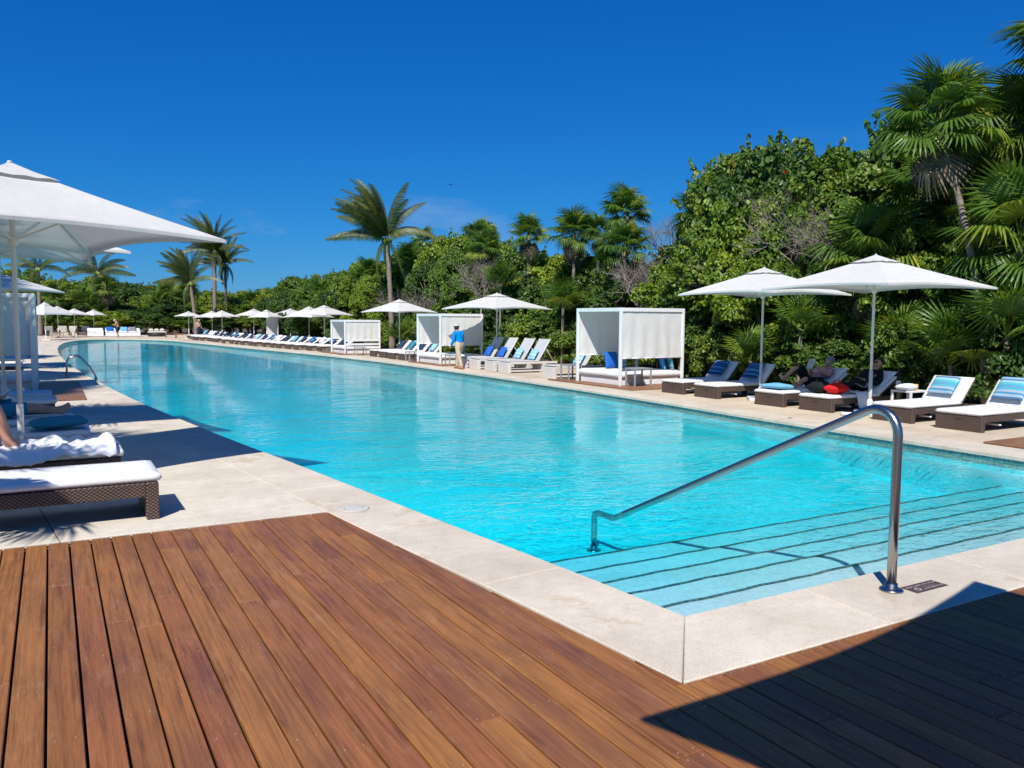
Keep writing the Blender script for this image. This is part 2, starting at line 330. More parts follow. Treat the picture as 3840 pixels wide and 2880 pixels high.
# ------------------------------------------------------------------ mesh helpers
class MB:
    def __init__(s): s.v = []; s.f = []; s.sm = []
    def add(s, vs, fs, smooth=False, mx=None):
        k = len(s.v)
        s.v += [tuple(mx @ Vector(v)) if mx is not None else tuple(v) for v in vs]
        s.f += [tuple(i + k for i in f) for f in fs]; s.sm += [smooth] * len(fs); return s
    def box(s, x0, x1, y0, y1, z0, z1, c=0.0, mx=None):
        if c <= 0:
            vs = [(x, y, z) for x in (x0, x1) for y in (y0, y1) for z in (z0, z1)]
            fs = [(0, 1, 3, 2), (4, 6, 7, 5), (0, 4, 5, 1), (2, 3, 7, 6), (0, 2, 6, 4), (1, 5, 7, 3)]
            return s.add(vs, fs, False, mx)
        vs = []; idx = {}
        X = (x0, x1); Y = (y0, y1); Z = (z0, z1); sg = (1, -1)
        for i in (0, 1):
            for j in (0, 1):
                for k in (0, 1):
                    a, b, d = X[i], Y[j], Z[k]
                    for ax, q in ((0, (a, b + sg[j] * c, d + sg[k] * c)), (1, (a + sg[i] * c, b, d + sg[k] * c)), (2, (a + sg[i] * c, b + sg[j] * c, d))):
                        idx[(i, j, k, ax)] = len(vs); vs.append(q)
        fs = []
        for i in (0, 1):
            q = [idx[(i, j, k, 0)] for j, k in ((0, 0), (0, 1), (1, 1), (1, 0))]; fs.append(q if i == 0 else q[::-1])
            q = [idx[(j, i, k, 1)] for j, k in ((0, 0), (1, 0), (1, 1), (0, 1))]; fs.append(q if i == 0 else q[::-1])
            q = [idx[(j, k, i, 2)] for j, k in ((0, 0), (0, 1), (1, 1), (1, 0))]; fs.append(q if i == 0 else q[::-1])
        for a in (0, 1):
            for b in (0, 1):
                fs.append((idx[(a, b, 0, 0)], idx[(a, b, 0, 1)], idx[(a, b, 1, 1)], idx[(a, b, 1, 0)]) if a != b else (idx[(a, b, 0, 0)], idx[(a, b, 1, 0)], idx[(a, b, 1, 1)], idx[(a, b, 0, 1)]))
                fs.append((idx[(a, 0, b, 0)], idx[(a, 1, b, 0)], idx[(a, 1, b, 2)], idx[(a, 0, b, 2)]) if a == b else (idx[(a, 0, b, 0)], idx[(a, 0, b, 2)], idx[(a, 1, b, 2)], idx[(a, 1, b, 0)]))
                fs.append((idx[(0, a, b, 1)], idx[(0, a, b, 2)], idx[(1, a, b, 2)], idx[(1, a, b, 1)]) if a == b else (idx[(0, a, b, 1)], idx[(1, a, b, 1)], idx[(1, a, b, 2)], idx[(0, a, b, 2)]))
                for k in (0, 1):
                    t = (idx[(a, b, k, 0)], idx[(a, b, k, 1)], idx[(a, b, k, 2)])
                    fs.append(t if (a + b + k) % 2 == 0 else t[::-1])
        return s.add(vs, fs, False, mx)
    def tube(s, pts, rad, n=8, cap=True, smooth=True, mx=None):
        pts = [Vector(p) for p in pts]; k = len(pts)
        rs = rad if isinstance(rad, (list, tuple)) else [rad] * k
        vs = []; fs = []
        t0 = (pts[1] - pts[0]).normalized(); ref = Vector((0, 0, 1)) if abs(t0.z) < 0.9 else Vector((1, 0, 0))
        a = t0.cross(ref).normalized()
        for i, p in enumerate(pts):
            t = (pts[min(i + 1, k - 1)] - pts[max(i - 1, 0)]).normalized()
            a = (a - t * a.dot(t)).normalized(); b = t.cross(a)
            for j in range(n):
                th = 2 * math.pi * j / n; vs.append(p + (a * math.cos(th) + b * math.sin(th)) * rs[i])
        for i in range(k - 1):
            for j in range(n):
                fs.append((i * n + j, i * n + (j + 1) % n, (i + 1) * n + (j + 1) % n, (i + 1) * n + j))
        s.add(vs, fs, smooth, mx)
        if cap:
            m = len(s.v) - len(vs); s.f += [tuple(m + j for j in range(n))[::-1], tuple(m + (k - 1) * n + j for j in range(n))]; s.sm += [False, False]
        return s
    def lathe(s, prof, n=16, mx=None, smooth=True):
        vs = [(r * math.cos(2 * math.pi * j / n), r * math.sin(2 * math.pi * j / n), z) for r, z in prof for j in range(n)]
        fs = [(i * n + j, i * n + (j + 1) % n, (i + 1) * n + (j + 1) % n, (i + 1) * n + j) for i in range(len(prof) - 1) for j in range(n)]
        fs += [tuple(range(n))[::-1], tuple((len(prof) - 1) * n + j for j in range(n))]
        return s.add(vs, fs, smooth, mx)
    def prism(s, poly, z0, z1, mx=None):
        k = len(poly); vs = [(x, y, z0) for x, y in poly] + [(x, y, z1) for x, y in poly]
        fs = [tuple(range(k))[::-1], tuple(range(k, 2 * k))] + [(i, (i + 1) % k, k + (i + 1) % k, k + i) for i in range(k)]
        return s.add(vs, fs, False, mx)
    def pad(s, x0, x1, y0, y1, z0, z1, nx=10, ny=6, puff=0.35, edge=0.05, seed=0, sag=0.0, mx=None):
        """rounded cushion: two grids meeting at a soft edge"""
        vs = []; fs = []; rnd = random.Random(seed)
        zm = (z0 + z1) / 2; hz = (z1 - z0) / 2; W = min(x1 - x0, y1 - y0)
        def prof(u):
            d = min(u, 1 - u); return d
        grid = {}
        for side in (1, -1):
            for i in range(nx + 1):
                for j in range(ny + 1):
                    u = 0.5 - 0.5 * math.cos(math.pi * i / nx); v = 0.5 - 0.5 * math.cos(math.pi * j / ny)
                    if side == -1 and (i in (0, nx) or j in (0, ny)): grid[(side, i, j)] = grid[(1, i, j)]; continue
                    dx = min(u, 1 - u) * (x1 - x0); dy = min(v, 1 - v) * (y1 - y0)
                    e = min(1, dx / edge) ; g = min(1, dy / edge)
                    k = math.sqrt(max(0, 1 - (1 - e) ** 2)) * math.sqrt(max(0, 1 - (1 - g) ** 2))
                    k = k * (1 - puff + puff * min(1, (min(dx, dy) / (0.5 * W)) ** 0.6))
                    wob = mnoise.noise(Vector((u * 3 + seed * 7.1, v * 3 + seed * 3.3, side))) * 0.12 * hz
                    z = zm + side * (hz * k + (wob if k > 0.2 else 0)) - sag * (1 - (2 * u - 1) ** 2)
                    grid[(side, i, j)] = len(vs); vs.append((x0 + u * (x1 - x0), y0 + v * (y1 - y0), z))
        for side in (1, -1):
            for i in range(nx):
                for j in range(ny):
                    q = (grid[(side, i, j)], grid[(side, i + 1, j)], grid[(side, i + 1, j + 1)], grid[(side, i, j + 1)])
                    fs.append(q if side == 1 else q[::-1])
        return s.add(vs, fs, True, mx)
    def mesh(s, name, m):
        me = bpy.data.meshes.new(name); me.from_pydata(s.v, [], s.f); me.materials.append(m)
        me.polygons.foreach_set('use_smooth', s.sm); me.update(); return me
    def build(s, name, m, parent=None, kind=None, label=None):
        o = bpy.data.objects.new(name, s.mesh(name, m)); COL.objects.link(o)
        if parent is not None: o.parent = parent
        if kind: o['kind'] = kind
        if label: o['label'] = label
        return o
def obj(name, me, parent=None, loc=(0, 0, 0), rot=(0, 0, 0), scl=(1, 1, 1)):
    o = bpy.data.objects.new(name, me); COL.objects.link(o); o.location = loc; o.rotation_euler = rot; o.scale = scl
    if parent is not None: o.parent = parent
    return o
def tag(o, label=None, cat=None, group=None, kind=None):
    for k, v in (('label', label), ('category', cat), ('group', group), ('kind', kind)):
        if v: o[k] = v
    return o
def thing(name, label, cat, loc=(0, 0, 0), rz=0, group=None, scl=(1, 1, 1)):
    o = bpy.data.objects.new(name, None); COL.objects.link(o); o.location = loc; o.rotation_euler = (0, 0, rz); o.scale = scl
    o.empty_display_size = 0.2
    return tag(o, label, cat, group)
KIDS = {}
def copy_tree(o, parent=None):
    c = o.copy(); COL.objects.link(c)
    if parent is not None: c.parent = parent
    for ch in KIDS_OF(o): copy_tree(ch, c)
    return c
def KIDS_OF(o): return list(o.children)
def numpy_mesh(name, V, Q, m, smooth=False):
    me = bpy.data.meshes.new(name); V = np.asarray(V, np.float32); Q = np.asarray(Q, np.int32)
    me.vertices.add(len(V)); me.vertices.foreach_set('co', V.ravel())
    k = Q.shape[1]; me.loops.add(Q.size); me.loops.foreach_set('vertex_index', Q.ravel())
    me.polygons.add(len(Q)); me.polygons.foreach_set('loop_start', np.arange(0, Q.size, k, dtype=np.int32))
    me.polygons.foreach_set('loop_total', np.full(len(Q), k, np.int32))
    me.polygons.foreach_set('use_smooth', np.full(len(Q), smooth, bool))
    me.materials.append(m); me.update(calc_edges=True); me.validate(); return me

# ------------------------------------------------------------------ pool outline
LEFT = [(3.28, 3.62), (3.18, 4.6), (3.07, 5.5), (2.95, 6.45), (2.82, 7.6), (2.67, 8.9), (2.52, 10.2), (2.36, 11.4), (2.17, 13.0), (1.94, 15.1), (1.68, 17.6), (1.44, 20.2), (1.12, 24.6), (0.78, 30.1), (0.46, 37.2), (0.28, 45), (0.27, 52), (0.45, 59), (1.0, 66.5), (2.3, 72.0)]
FAR = [(4.6, 73.5), (6.8, 72.0)]
RIGHT = [(8.2, 68.3), (8.9, 63), (9.6, 57), (10.25, 51), (10.95, 45.5), (11.6, 40), (12.1, 33.5), (12.2, 27), (12.15, 22), (12.02, 18), (11.78, 14), (11.5, 11), (11.34, 8), (11.27, 6), (11.25, 3.62)]
def catmull(P, n):
    out = []
    P = [Vector(p) for p in P]
    for i in range(len(P) - 1):
        p0 = P[max(i - 1, 0)]; p1 = P[i]; p2 = P[i + 1]; p3 = P[min(i + 2, len(P) - 1)]
        for k in range(n):
            t = k / n
            out.append(0.5 * ((2 * p1) + (p2 - p0) * t + (2 * p0 - 5 * p1 + 4 * p2 - p3) * t * t + (3 * p1 - p0 - 3 * p2 + p3) * t ** 3))
    out.append(P[-1]); return out
CURVE = catmull(LEFT + FAR + RIGHT, 5)      # open curve: front-left corner, clockwise round the far end, to the front-right corner
def nrm_out(i):
    a = CURVE[max(i - 1, 0)]; b = CURVE[min(i + 1, len(CURVE) - 1)]; t = (b - a).normalized()
    return Vector((-t.y, t.x))               # the far end is passed left to right, so this points away from the water
def offset_curve(d, corners=True):
    c = [CURVE[i] + nrm_out(i) * d for i in range(len(CURVE))]
    return c
def closed(d):
    """pool outline pushed outwards by d, mitred at the two front corners"""
    c = offset_curve(d)
    a = c[0] + (c[0] - c[1]).normalized() * 0; y = 3.62 - d
    t = (c[0] - c[1]).normalized(); c[0] = c[1] + t * ((y - c[1].y) / t.y)
    t = (c[-1] - c[-2]).normalized(); c[-1] = c[-2] + t * ((y - c[-2].y) / t.y)
    return c
WATER_Z, FLOOR_Z = -0.09, -0.60
IN0 = closed(0.0); CO = 0.66

from mathutils.geometry import delaunay_2d_cdt
def sheet_with_hole(name, outer, hole, z, m):
    vs = [Vector(p) for p in outer] + [Vector(p) for p in hole]; a, b = len(outer), len(hole)
    ed = [(i, (i + 1) % a) for i in range(a)] + [(a + i, a + (i + 1) % b) for i in range(b)]
    r = delaunay_2d_cdt(vs, ed, [], 0, 1e-5)
    V = [(p.x, p.y, z) for p in r[0]]; F = []
    hp = [Vector(p) for p in hole]
    op = [Vector(p) for p in outer]
    def inside(q, hp=hp):
        c = False; j = len(hp) - 1
        for i in range(len(hp)):
            if (hp[i].y > q.y) != (hp[j].y > q.y) and q.x < (hp[j].x - hp[i].x) * (q.y - hp[i].y) / (hp[j].y - hp[i].y) + hp[i].x: c = not c
            j = i
        return c
    for f in r[2]:
        cx = sum((r[0][i] for i in f), Vector((0, 0))) / len(f)
        if not inside(cx) and inside(cx, op): F.append(tuple(f))
    mb = MB(); mb.add(V, F)
    return mb.build(name, m, kind='structure')
S_ = 1500
sheet_with_hole('ground', [(-S_, -S_), (S_, -S_), (S_, S_), (-S_, S_)], closed(0.3), -0.06, MT['soil'])
# the grout bed under coping and paving
tb = sheet_with_hole('terrace_bed', [(-12, 7.31), (2.2, 7.31), (2.72, 2.955), (17.2, 2.955), (17.2, 60), (15.8, 92), (-8, 92), (-12, 60)], closed(0.12), -0.022, MT['joint'])

# basin
basin = MB()
ring = IN0; k = len(ring)
V = [(p.x, p.y, -0.17) for p in ring] + [(p.x, p.y, FLOOR_Z) for p in ring]
basin.add(V, [(i, (i + 1) % k, k + (i + 1) % k, k + i) for i in range(k)])
SH_Z = -0.30        # floor raised past the steps' foot, refraction's apparent depth put into its shape
basin.add([(-1.5, 3.4, FLOOR_Z), (13.5, 3.4, FLOOR_Z), (13.5, 7.0, FLOOR_Z), (-1.5, 7.0, FLOOR_Z), (13.5, 10.5, SH_Z), (-1.5, 10.5, SH_Z), (13.5, 76, SH_Z), (-1.5, 76, SH_Z)], [(0, 1, 2, 3), (3, 2, 4, 5), (5, 4, 6, 7)])
basin.build('pool_basin', MT['pool_tile'], kind='structure')
band = MB(); ring2 = closed(-0.006)
band.add([(p.x, p.y, -0.035) for p in ring2] + [(p.x, p.y, -0.172) for p in ring2], [(i, (i + 1) % k, k + (i + 1) % k, k + i) for i in range(k)])
band.build('waterline_tiles', MT['band_tile'], kind='structure')
# ledge along the far right-hand side
led = MB(); rr_ = [i for i, p in enumerate(CURVE) if p.x > 9.0 and p.y < 62]
le = [CURVE[i] + nrm_out(i) * 0.05 for i in rr_]; li = [CURVE[i] - nrm_out(i) * 0.42 for i in rr_]
q = len(le)
led.add([(p.x, p.y, -0.24) for p in le] + [(p.x, p.y, -0.24) for p in li] + [(p.x, p.y, FLOOR_Z - .01) for p in li],
        [(i, i + 1, q + i + 1, q + i) for i in range(q - 1)] + [(q + i, q + i + 1, 2 * q + i + 1, 2 * q + i) for i in range(q - 1)])
led.build('pool_ledge', MT['step_tile'], kind='structure')
# steps: five treads, each with a dark mosaic nosing
steps = [(4.17, -0.155), (4.61, -0.205), (5.03, -0.255), (5.47, -0.305), (5.95, -0.355)]
y_prev = 3.55
for i, (yy, z) in enumerate(steps):
    xl = 2.9; s_ = MB().box(xl, 11.3, y_prev if i == 0 else steps[i - 1][0] - 0.02, yy, FLOOR_Z - .02, z)
    so = s_.build('pool_step', MT['step_tile'], kind='structure')
    nb = MB(); n_ = 90; top = []; xs0 = 3.29 - 0.1 * (yy - 3.62)
    for j in range(n_ + 1):
        x = xs0 - .06 + (11.3 - xs0) * j / n_; wv = 0.006 * math.sin(x * 7.3 + i) + 0.004 * math.sin(x * 17.1 + 2 * i)  # ripple of refraction put into the nosing's shape
        top += [(x, yy - 0.032 + wv, z + 0.004), (x, yy + 0.004 + wv, z + 0.004), (x, yy + 0.004 + wv, z - 0.008)]
    nb.add(top, [(3 * j, 3 * j + 3, 3 * j + 4, 3 * j + 1) for j in range(n_)] + [(3 * j + 1, 3 * j + 4, 3 * j + 5, 3 * j + 2) for j in range(n_)])
    nb.build('nosing', MT['nosing'], so)
# water: a closed body, its sides buried in the walls and its underside below the floor
wm = MB(); wr_ = closed(0.03); k = len(wr_)
r = delaunay_2d_cdt([Vector(p) for p in wr_], [(i, (i + 1) % k) for i in range(k)], [], 1, 1e-5)
T = [(p.x, p.y, WATER_Z) for p in r[0]]; B = [(p.x, p.y, FLOOR_Z - 0.08) for p in r[0]]; kk = len(T)
def ccw(f): 
    a, b, c = (r[0][i] for i in f[:3]); return (b - a).cross(c - a) > 0
FT = [tuple(f) if ccw(f) else tuple(f)[::-1] for f in r[2]]
wm.add(T + B, FT + [tuple(i + kk for i in f)[::-1] for f in FT])
wm.add([(p.x, p.y, WATER_Z) for p in wr_] + [(p.x, p.y, FLOOR_Z - 0.08) for p in wr_], [(i, (i + 1) % k, k + (i + 1) % k, k + i) for i in range(k)])
import bmesh
wo_ = wm.build('pool_water', MT['water'], kind='structure')
bm = bmesh.new(); bm.from_mesh(wo_.data); bmesh.ops.remove_doubles(bm, verts=bm.verts, dist=1e-4); bmesh.ops.recalc_face_normals(bm, faces=bm.faces); bm.to_mesh(wo_.data); bm.free()

# coping: stones laid end to end along the curve, mitred at the front corners
cop = bpy.data.objects.new('pool_coping', None); COL.objects.link(cop); cop['kind'] = 'structure'
OUTC = closed(CO); INC = closed(-0.03)
def piece(poly, z0, z1, name, m, parent, ch=0.006):
    """flat stone with a small chamfer round the top"""
    k = len(poly); c = sum((Vector(p) for p in poly), Vector((0, 0))) / k
    ins = []
    for i in range(k):
        a = Vector(poly[i - 1]); b = Vector(poly[i]); d = Vector(poly[(i + 1) % k])
        n1 = Vector((-(b - a).y, (b - a).x)).normalized(); n2 = Vector((-(d - b).y, (d - b).x)).normalized()
        nn = (n1 + n2); nn = nn.normalized() if nn.length > 1e-6 else n1
        ins.append(b + nn * ch / max(0.5, nn.dot(n1)))
    mb = MB()
    V = [(p[0], p[1], z0) for p in poly] + [(p[0], p[1], z1 - ch) for p in poly] + [(p.x, p.y, z1) for p in ins]
    F = [(i, (i + 1) % k, k + (i + 1) % k, k + i) for i in range(k)] + [(k + i, k + (i + 1) % k, 2 * k + (i + 1) % k, 2 * k + i) for i in range(k)] + [tuple(2 * k + i for i in range(k))]
    mb.add(V, F); return mb.build(name, m, parent)
def arc_lengths(c):
    L = [0.0]
    for i in range(1, len(c)): L.append(L[-1] + (c[i] - c[i - 1]).length)
    return L
def sample(c, L, s):
    for i in range(1, len(c)):
        if L[i] >= s or i == len(c) - 1:
            t = (s - L[i - 1]) / max(1e-9, L[i] - L[i - 1]); return c[i - 1].lerp(c[i], min(1, max(0, t)))
LI = arc_lengths(INC); LO = arc_lengths(OUTC); tot = LI[-1]
cuts = [0.0, 1.2, 2.88, 4.82, 6.78, 8.5]
while cuts[-1] < tot - 2.4: cuts.append(cuts[-1] + 1.92)
cuts.append(tot)
for a, b in zip(cuts[:-1], cuts[1:]):
    g = 0.004; sa, sb = a + (g if a > 0 else 0.001), b - (g if b < tot else 0.001)
    m_ = 5; ins = [sample(INC, LI, sa + (sb - sa) * j / m_) for j in range(m_ + 1)]
    # matching outer points: same fraction of the outer curve
    fo = []
    for j in range(m_ + 1):
        s = sa + (sb - sa) * j / m_; fo.append(sample(OUTC, LO, LO[-1] * 0 + np.interp(s, LI, LO)))
    poly = [(p.x, p.y) for p in fo] + [(p.x, p.y) for p in ins[::-1]]
    area = sum(poly[i - 1][0] * poly[i][1] - poly[i][0] * poly[i - 1][1] for i in range(len(poly)))
    if area < 0: poly = poly[::-1]
    piece(poly, -0.055, 0.0, 'coping_stone', MT['coping'], cop)
fx = [None, 4.35, 5.92, 7.5, 9.1, 10.4, None]
yi, yo = INC[0].y, OUTC[0].y
for a, b in zip(fx[:-1], fx[1:]):
    la, lb = (INC[0].x, OUTC[0].x) if a is None else (a + .004, a + .004 - .05), (INC[-1].x, OUTC[-1].x) if b is None else (b - .004, b - .004 - .05)
    g = 0.001
    piece([(la[1] + (g if a is None else 0), yo), (lb[1] - (g if b is None else 0), yo), (lb[0] - (g if b is None else 0), yi), (la[0] + (g if a is None else 0), yi)], -0.055, 0.0, 'coping_stone', MT['coping'], cop)

# paving slabs, left terrace: columns that follow the pool, rows 2.4 m apart
pav = bpy.data.objects.new('left_paving', None); COL.objects.link(pav); pav['kind'] = 'structure'
def x_out(y, curve=OUTC):
    best = None
    for i in range(1, len(curve)):
        a, b = curve[i - 1], curve[i]
        if (a.y - y) * (b.y - y) <= 0 and a.y != b.y and a.x < 7:
            return a.x + (b.x - a.x) * (y - a.y) / (b.y - a.y)
    return curve[0].x
rows = [7.32, 9.35, 11.75, 14.15, 16.6, 19.0, 21.5, 24, 26.5, 29, 32, 35, 38, 42, 46, 50, 54, 58, 62, 66]
for ci, (ca, cb) in enumerate([(0.0, 2.18), (2.18, 4.36), (4.36, 6.6)]):
    for ra, rb in zip(rows[:-1], rows[1:]):
        ys = [ra + .004 + (rb - ra - .008) * j / 3 for j in range(4)]
        R1 = [(x_out(y) - ca - .005, y) for y in ys]; L1 = [(x_out(y) - cb + .005, y) for y in ys]
        piece(R1 + L1[::-1], -0.05, 0.0, 'paving_slab', MT['paving'], pav, 0.004)
lp = MB(); lp.prism([(-11.9, 66.01), (x_out(66) - .005, 66.01), (1.4, 71.6), (2.6, 73.7), (4.6, 74.6), (7.2, 73.2), (8.8, 69.2), (15.7, 69.2), (15.7, 91.9), (-7.9, 91.9)], -0.021, 0.0)
lp.build('far_paving', MT['paving_right'], kind='structure')
# right terrace
pvr = bpy.data.objects.new('right_paving', None); COL.objects.link(pvr); pvr['kind'] = 'structure'
OR = [p for p in OUTC if p.x > 8.9][::-1]
def x_r(y):
    for i in range(1, len(OR)):
        a, b = OR[i - 1], OR[i]
        if (a.y - y) * (b.y - y) <= 0 and a.y != b.y: return a.x + (b.x - a.x) * (y - a.y) / (b.y - a.y)
    return OR[0].x if y < 10 else OR[-1].x
rowr = [2.96 + 2.4 * j for j in range(28)]
for ci, (ca, cb) in enumerate([(0.0, 1.2), (1.2, 2.4), (2.4, 3.6), (3.6, 4.8)]):
    for ra, rb in zip(rowr[:-1], rowr[1:]):
        o_ = 1.2 * (ci % 2); ys = [ra + o_ + .004, (ra + rb) / 2 + o_, rb + o_ - .004]
        if ys[-1] > 69: continue
        piece([(x_r(y) + ca + .004, y) for y in ys][::-1] + [(x_r(y) + cb - .004, y) for y in ys], -0.05, 0.0, 'paving_slab', MT['paving_right'], pvr, 0.004)

# round cover let into the coping
cv = MB().lathe([(0.0, 0.0015), (0.148, 0.0015), (0.15, 0.004), (0.138, 0.006), (0.0, 0.006)], 40)
c0 = cv.build('skimmer_cover', MT['cover']); c0.location = (2.44, 7.30, 0); tag(c0, 'round white skimmer cover let into the coping beside the deck corner', 'cover')
for dx in (-.09, .09):
    sc_ = MB().lathe([(0, 0.006), (0.008, 0.006), (0.007, 0.0085), (0, 0.0085)], 10).build('screw', MT['dark_metal'], c0); sc_.location = (dx, 0, 0)

# ------------------------------------------------------------------ wooden deck
deck = MB().add([(-3, -4, -0.05), (11, -4, -0.05), (11, 2.94, -0.05), (2.72, 2.94, -0.05), (2.19, 7.3, -0.05), (-3, 7.3, -0.05)], [(0, 1, 2, 3, 4, 5)]).build('wooden_deck', MT['shade_under'], kind='structure')
def clip(poly, a, b, c):       # keep a*x + b*y <= c
    out = []
    for i in range(len(poly)):
        p, q = poly[i - 1], poly[i]; dp = a * p[0] + b * p[1] - c; dq = a * q[0] + b * q[1] - c
        if dp <= 0: 
            if dq <= 0: out.append(q)
            else: t = dp / (dp - dq); out.append((p[0] + t * (q[0] - p[0]), p[1] + t * (q[1] - p[1])))
        elif dq <= 0: t = dp / (dp - dq); out += [(p[0] + t * (q[0] - p[0]), p[1] + t * (q[1] - p[1])), q]
    return out
oc0, oc1 = OUTC[0], Vector((x_out(7.31), 7.31))
ea = (oc1.y - oc0.y, -(oc1.x - oc0.x)); ec = ea[0] * oc0.x + ea[1] * oc0.y
el_ = math.hypot(*ea); ea = (ea[0] / el_, ea[1] / el_); ec = ec / el_ - 0.006
PW = 0.1508; screws = MB(); rd = random.Random(3)
for ci in range(-6, 52):
    xa = -0.231 + PW * ci; gap = 0.012 if ci < 7 else 0.0088
    gap += rd.uniform(-.0015, .0015)
    x0, x1 = xa + gap / 2, xa + PW - gap / 2
    y_end = 7.30 if x0 < oc0.x else yo - 0.006
    y = -0.6 - rd.uniform(0, 1.5); ys = [y]
    while y < y_end:
        y += rd.choice((3.04, 3.42, 3.8, 4.18)) ; ys.append(min(y, y_end))
    if len(ys) > 2 and ys[-1] - ys[-2] < 0.5: ys.pop(-2)
    for a, b in zip(ys[:-1], ys[1:]):
        if b < 0.5 and x0 < 1: continue
        j = rd.uniform(-.0012, .0012)
        poly = [(x0 + j, a + .0015), (x1 + j, a + .0015), (x1 + j, b - .0015), (x0 + j, b - .0015)]
        if x1 > oc1.x - .01 and x0 < oc0.x:
            if a < yo - .006 and x1 > oc0.x - .03 and b > yo:
                parts_ = [clip(poly, 0, 1, yo - .008), clip(clip(poly, 0, -1, -(yo - .005)), ea[0], ea[1], ec)]
            elif b <= yo: parts_ = [poly]
            else: parts_ = [clip(poly, ea[0], ea[1], ec)]
        else: parts_ = [poly]
        zt = -0.004 + rd.uniform(-.0016, .001)
        for poly in parts_:
            if len(poly) < 3 or abs(sum(poly[q - 1][0] * poly[q][1] - poly[q][0] * poly[q - 1][1] for q in range(len(poly)))) < .002: continue
            piece(poly, -0.035, zt, 'plank', MT['deck'], deck, 0.004)
        for yy in [a + .03, b - .03] + [a + (b - a) * t for t in ((0.33, 0.66) if b - a > 1.2 else (0.5,))]:
            for xx in (x0 + .03, x1 - .03):
                if ea[0] * xx + ea[1] * yy > ec - .01 and xx < oc0.x + .1: continue
                if yy > 0.4: screws.lathe([(0.004, -0.006), (0.004, -0.0015), (0.0, -0.0012)], 6, Matrix.Translation((xx, yy, 0)), False)
screws.build('screw_heads', MT['brass'], deck, kind='stuff')
def platform(name, x0, x1, y0, y1, along='y', top=0.03):
    o = MB().box(x0 + .01, x1 - .01, y0 + .01, y1 - .01, 0.0005, top - .02).build(name, MT['shade_under'], kind='structure')
    a, b = (x0, x1) if along == 'y' else (y0, y1); n_ = max(2, int((b - a) / 0.145)); w_ = (b - a) / n_; cache = None
    for i in range(n_):
        if cache is None:
            mb = MB(); (mb.box(0, w_ - .008, 0, y1 - y0, 0, .022, .003) if along == 'y' else mb.box(0, x1 - x0, 0, w_ - .008, 0, .022, .003)); cache = mb.mesh('plank', MT['platform'])
        obj('plank', cache, o, (x0 + i * w_, y0, top - .021) if along == 'y' else (x0, y0 + i * w_, top - .021))
    return o
platform('cabana_platform', 12.86, 16.0, 16.35, 20.4, 'x')
platform('cabana_platform', 12.9, 15.8, 28.0, 31.4, 'x')
platform('cabana_platform', 12.4, 15.4, 38.7, 42.2, 'x')
platform('cabana_platform', -3.4, 0.62, 19.7, 25.2, 'x')
platform('side_platform', 12.0, 15.5, 4.2, 6.88, 'x')

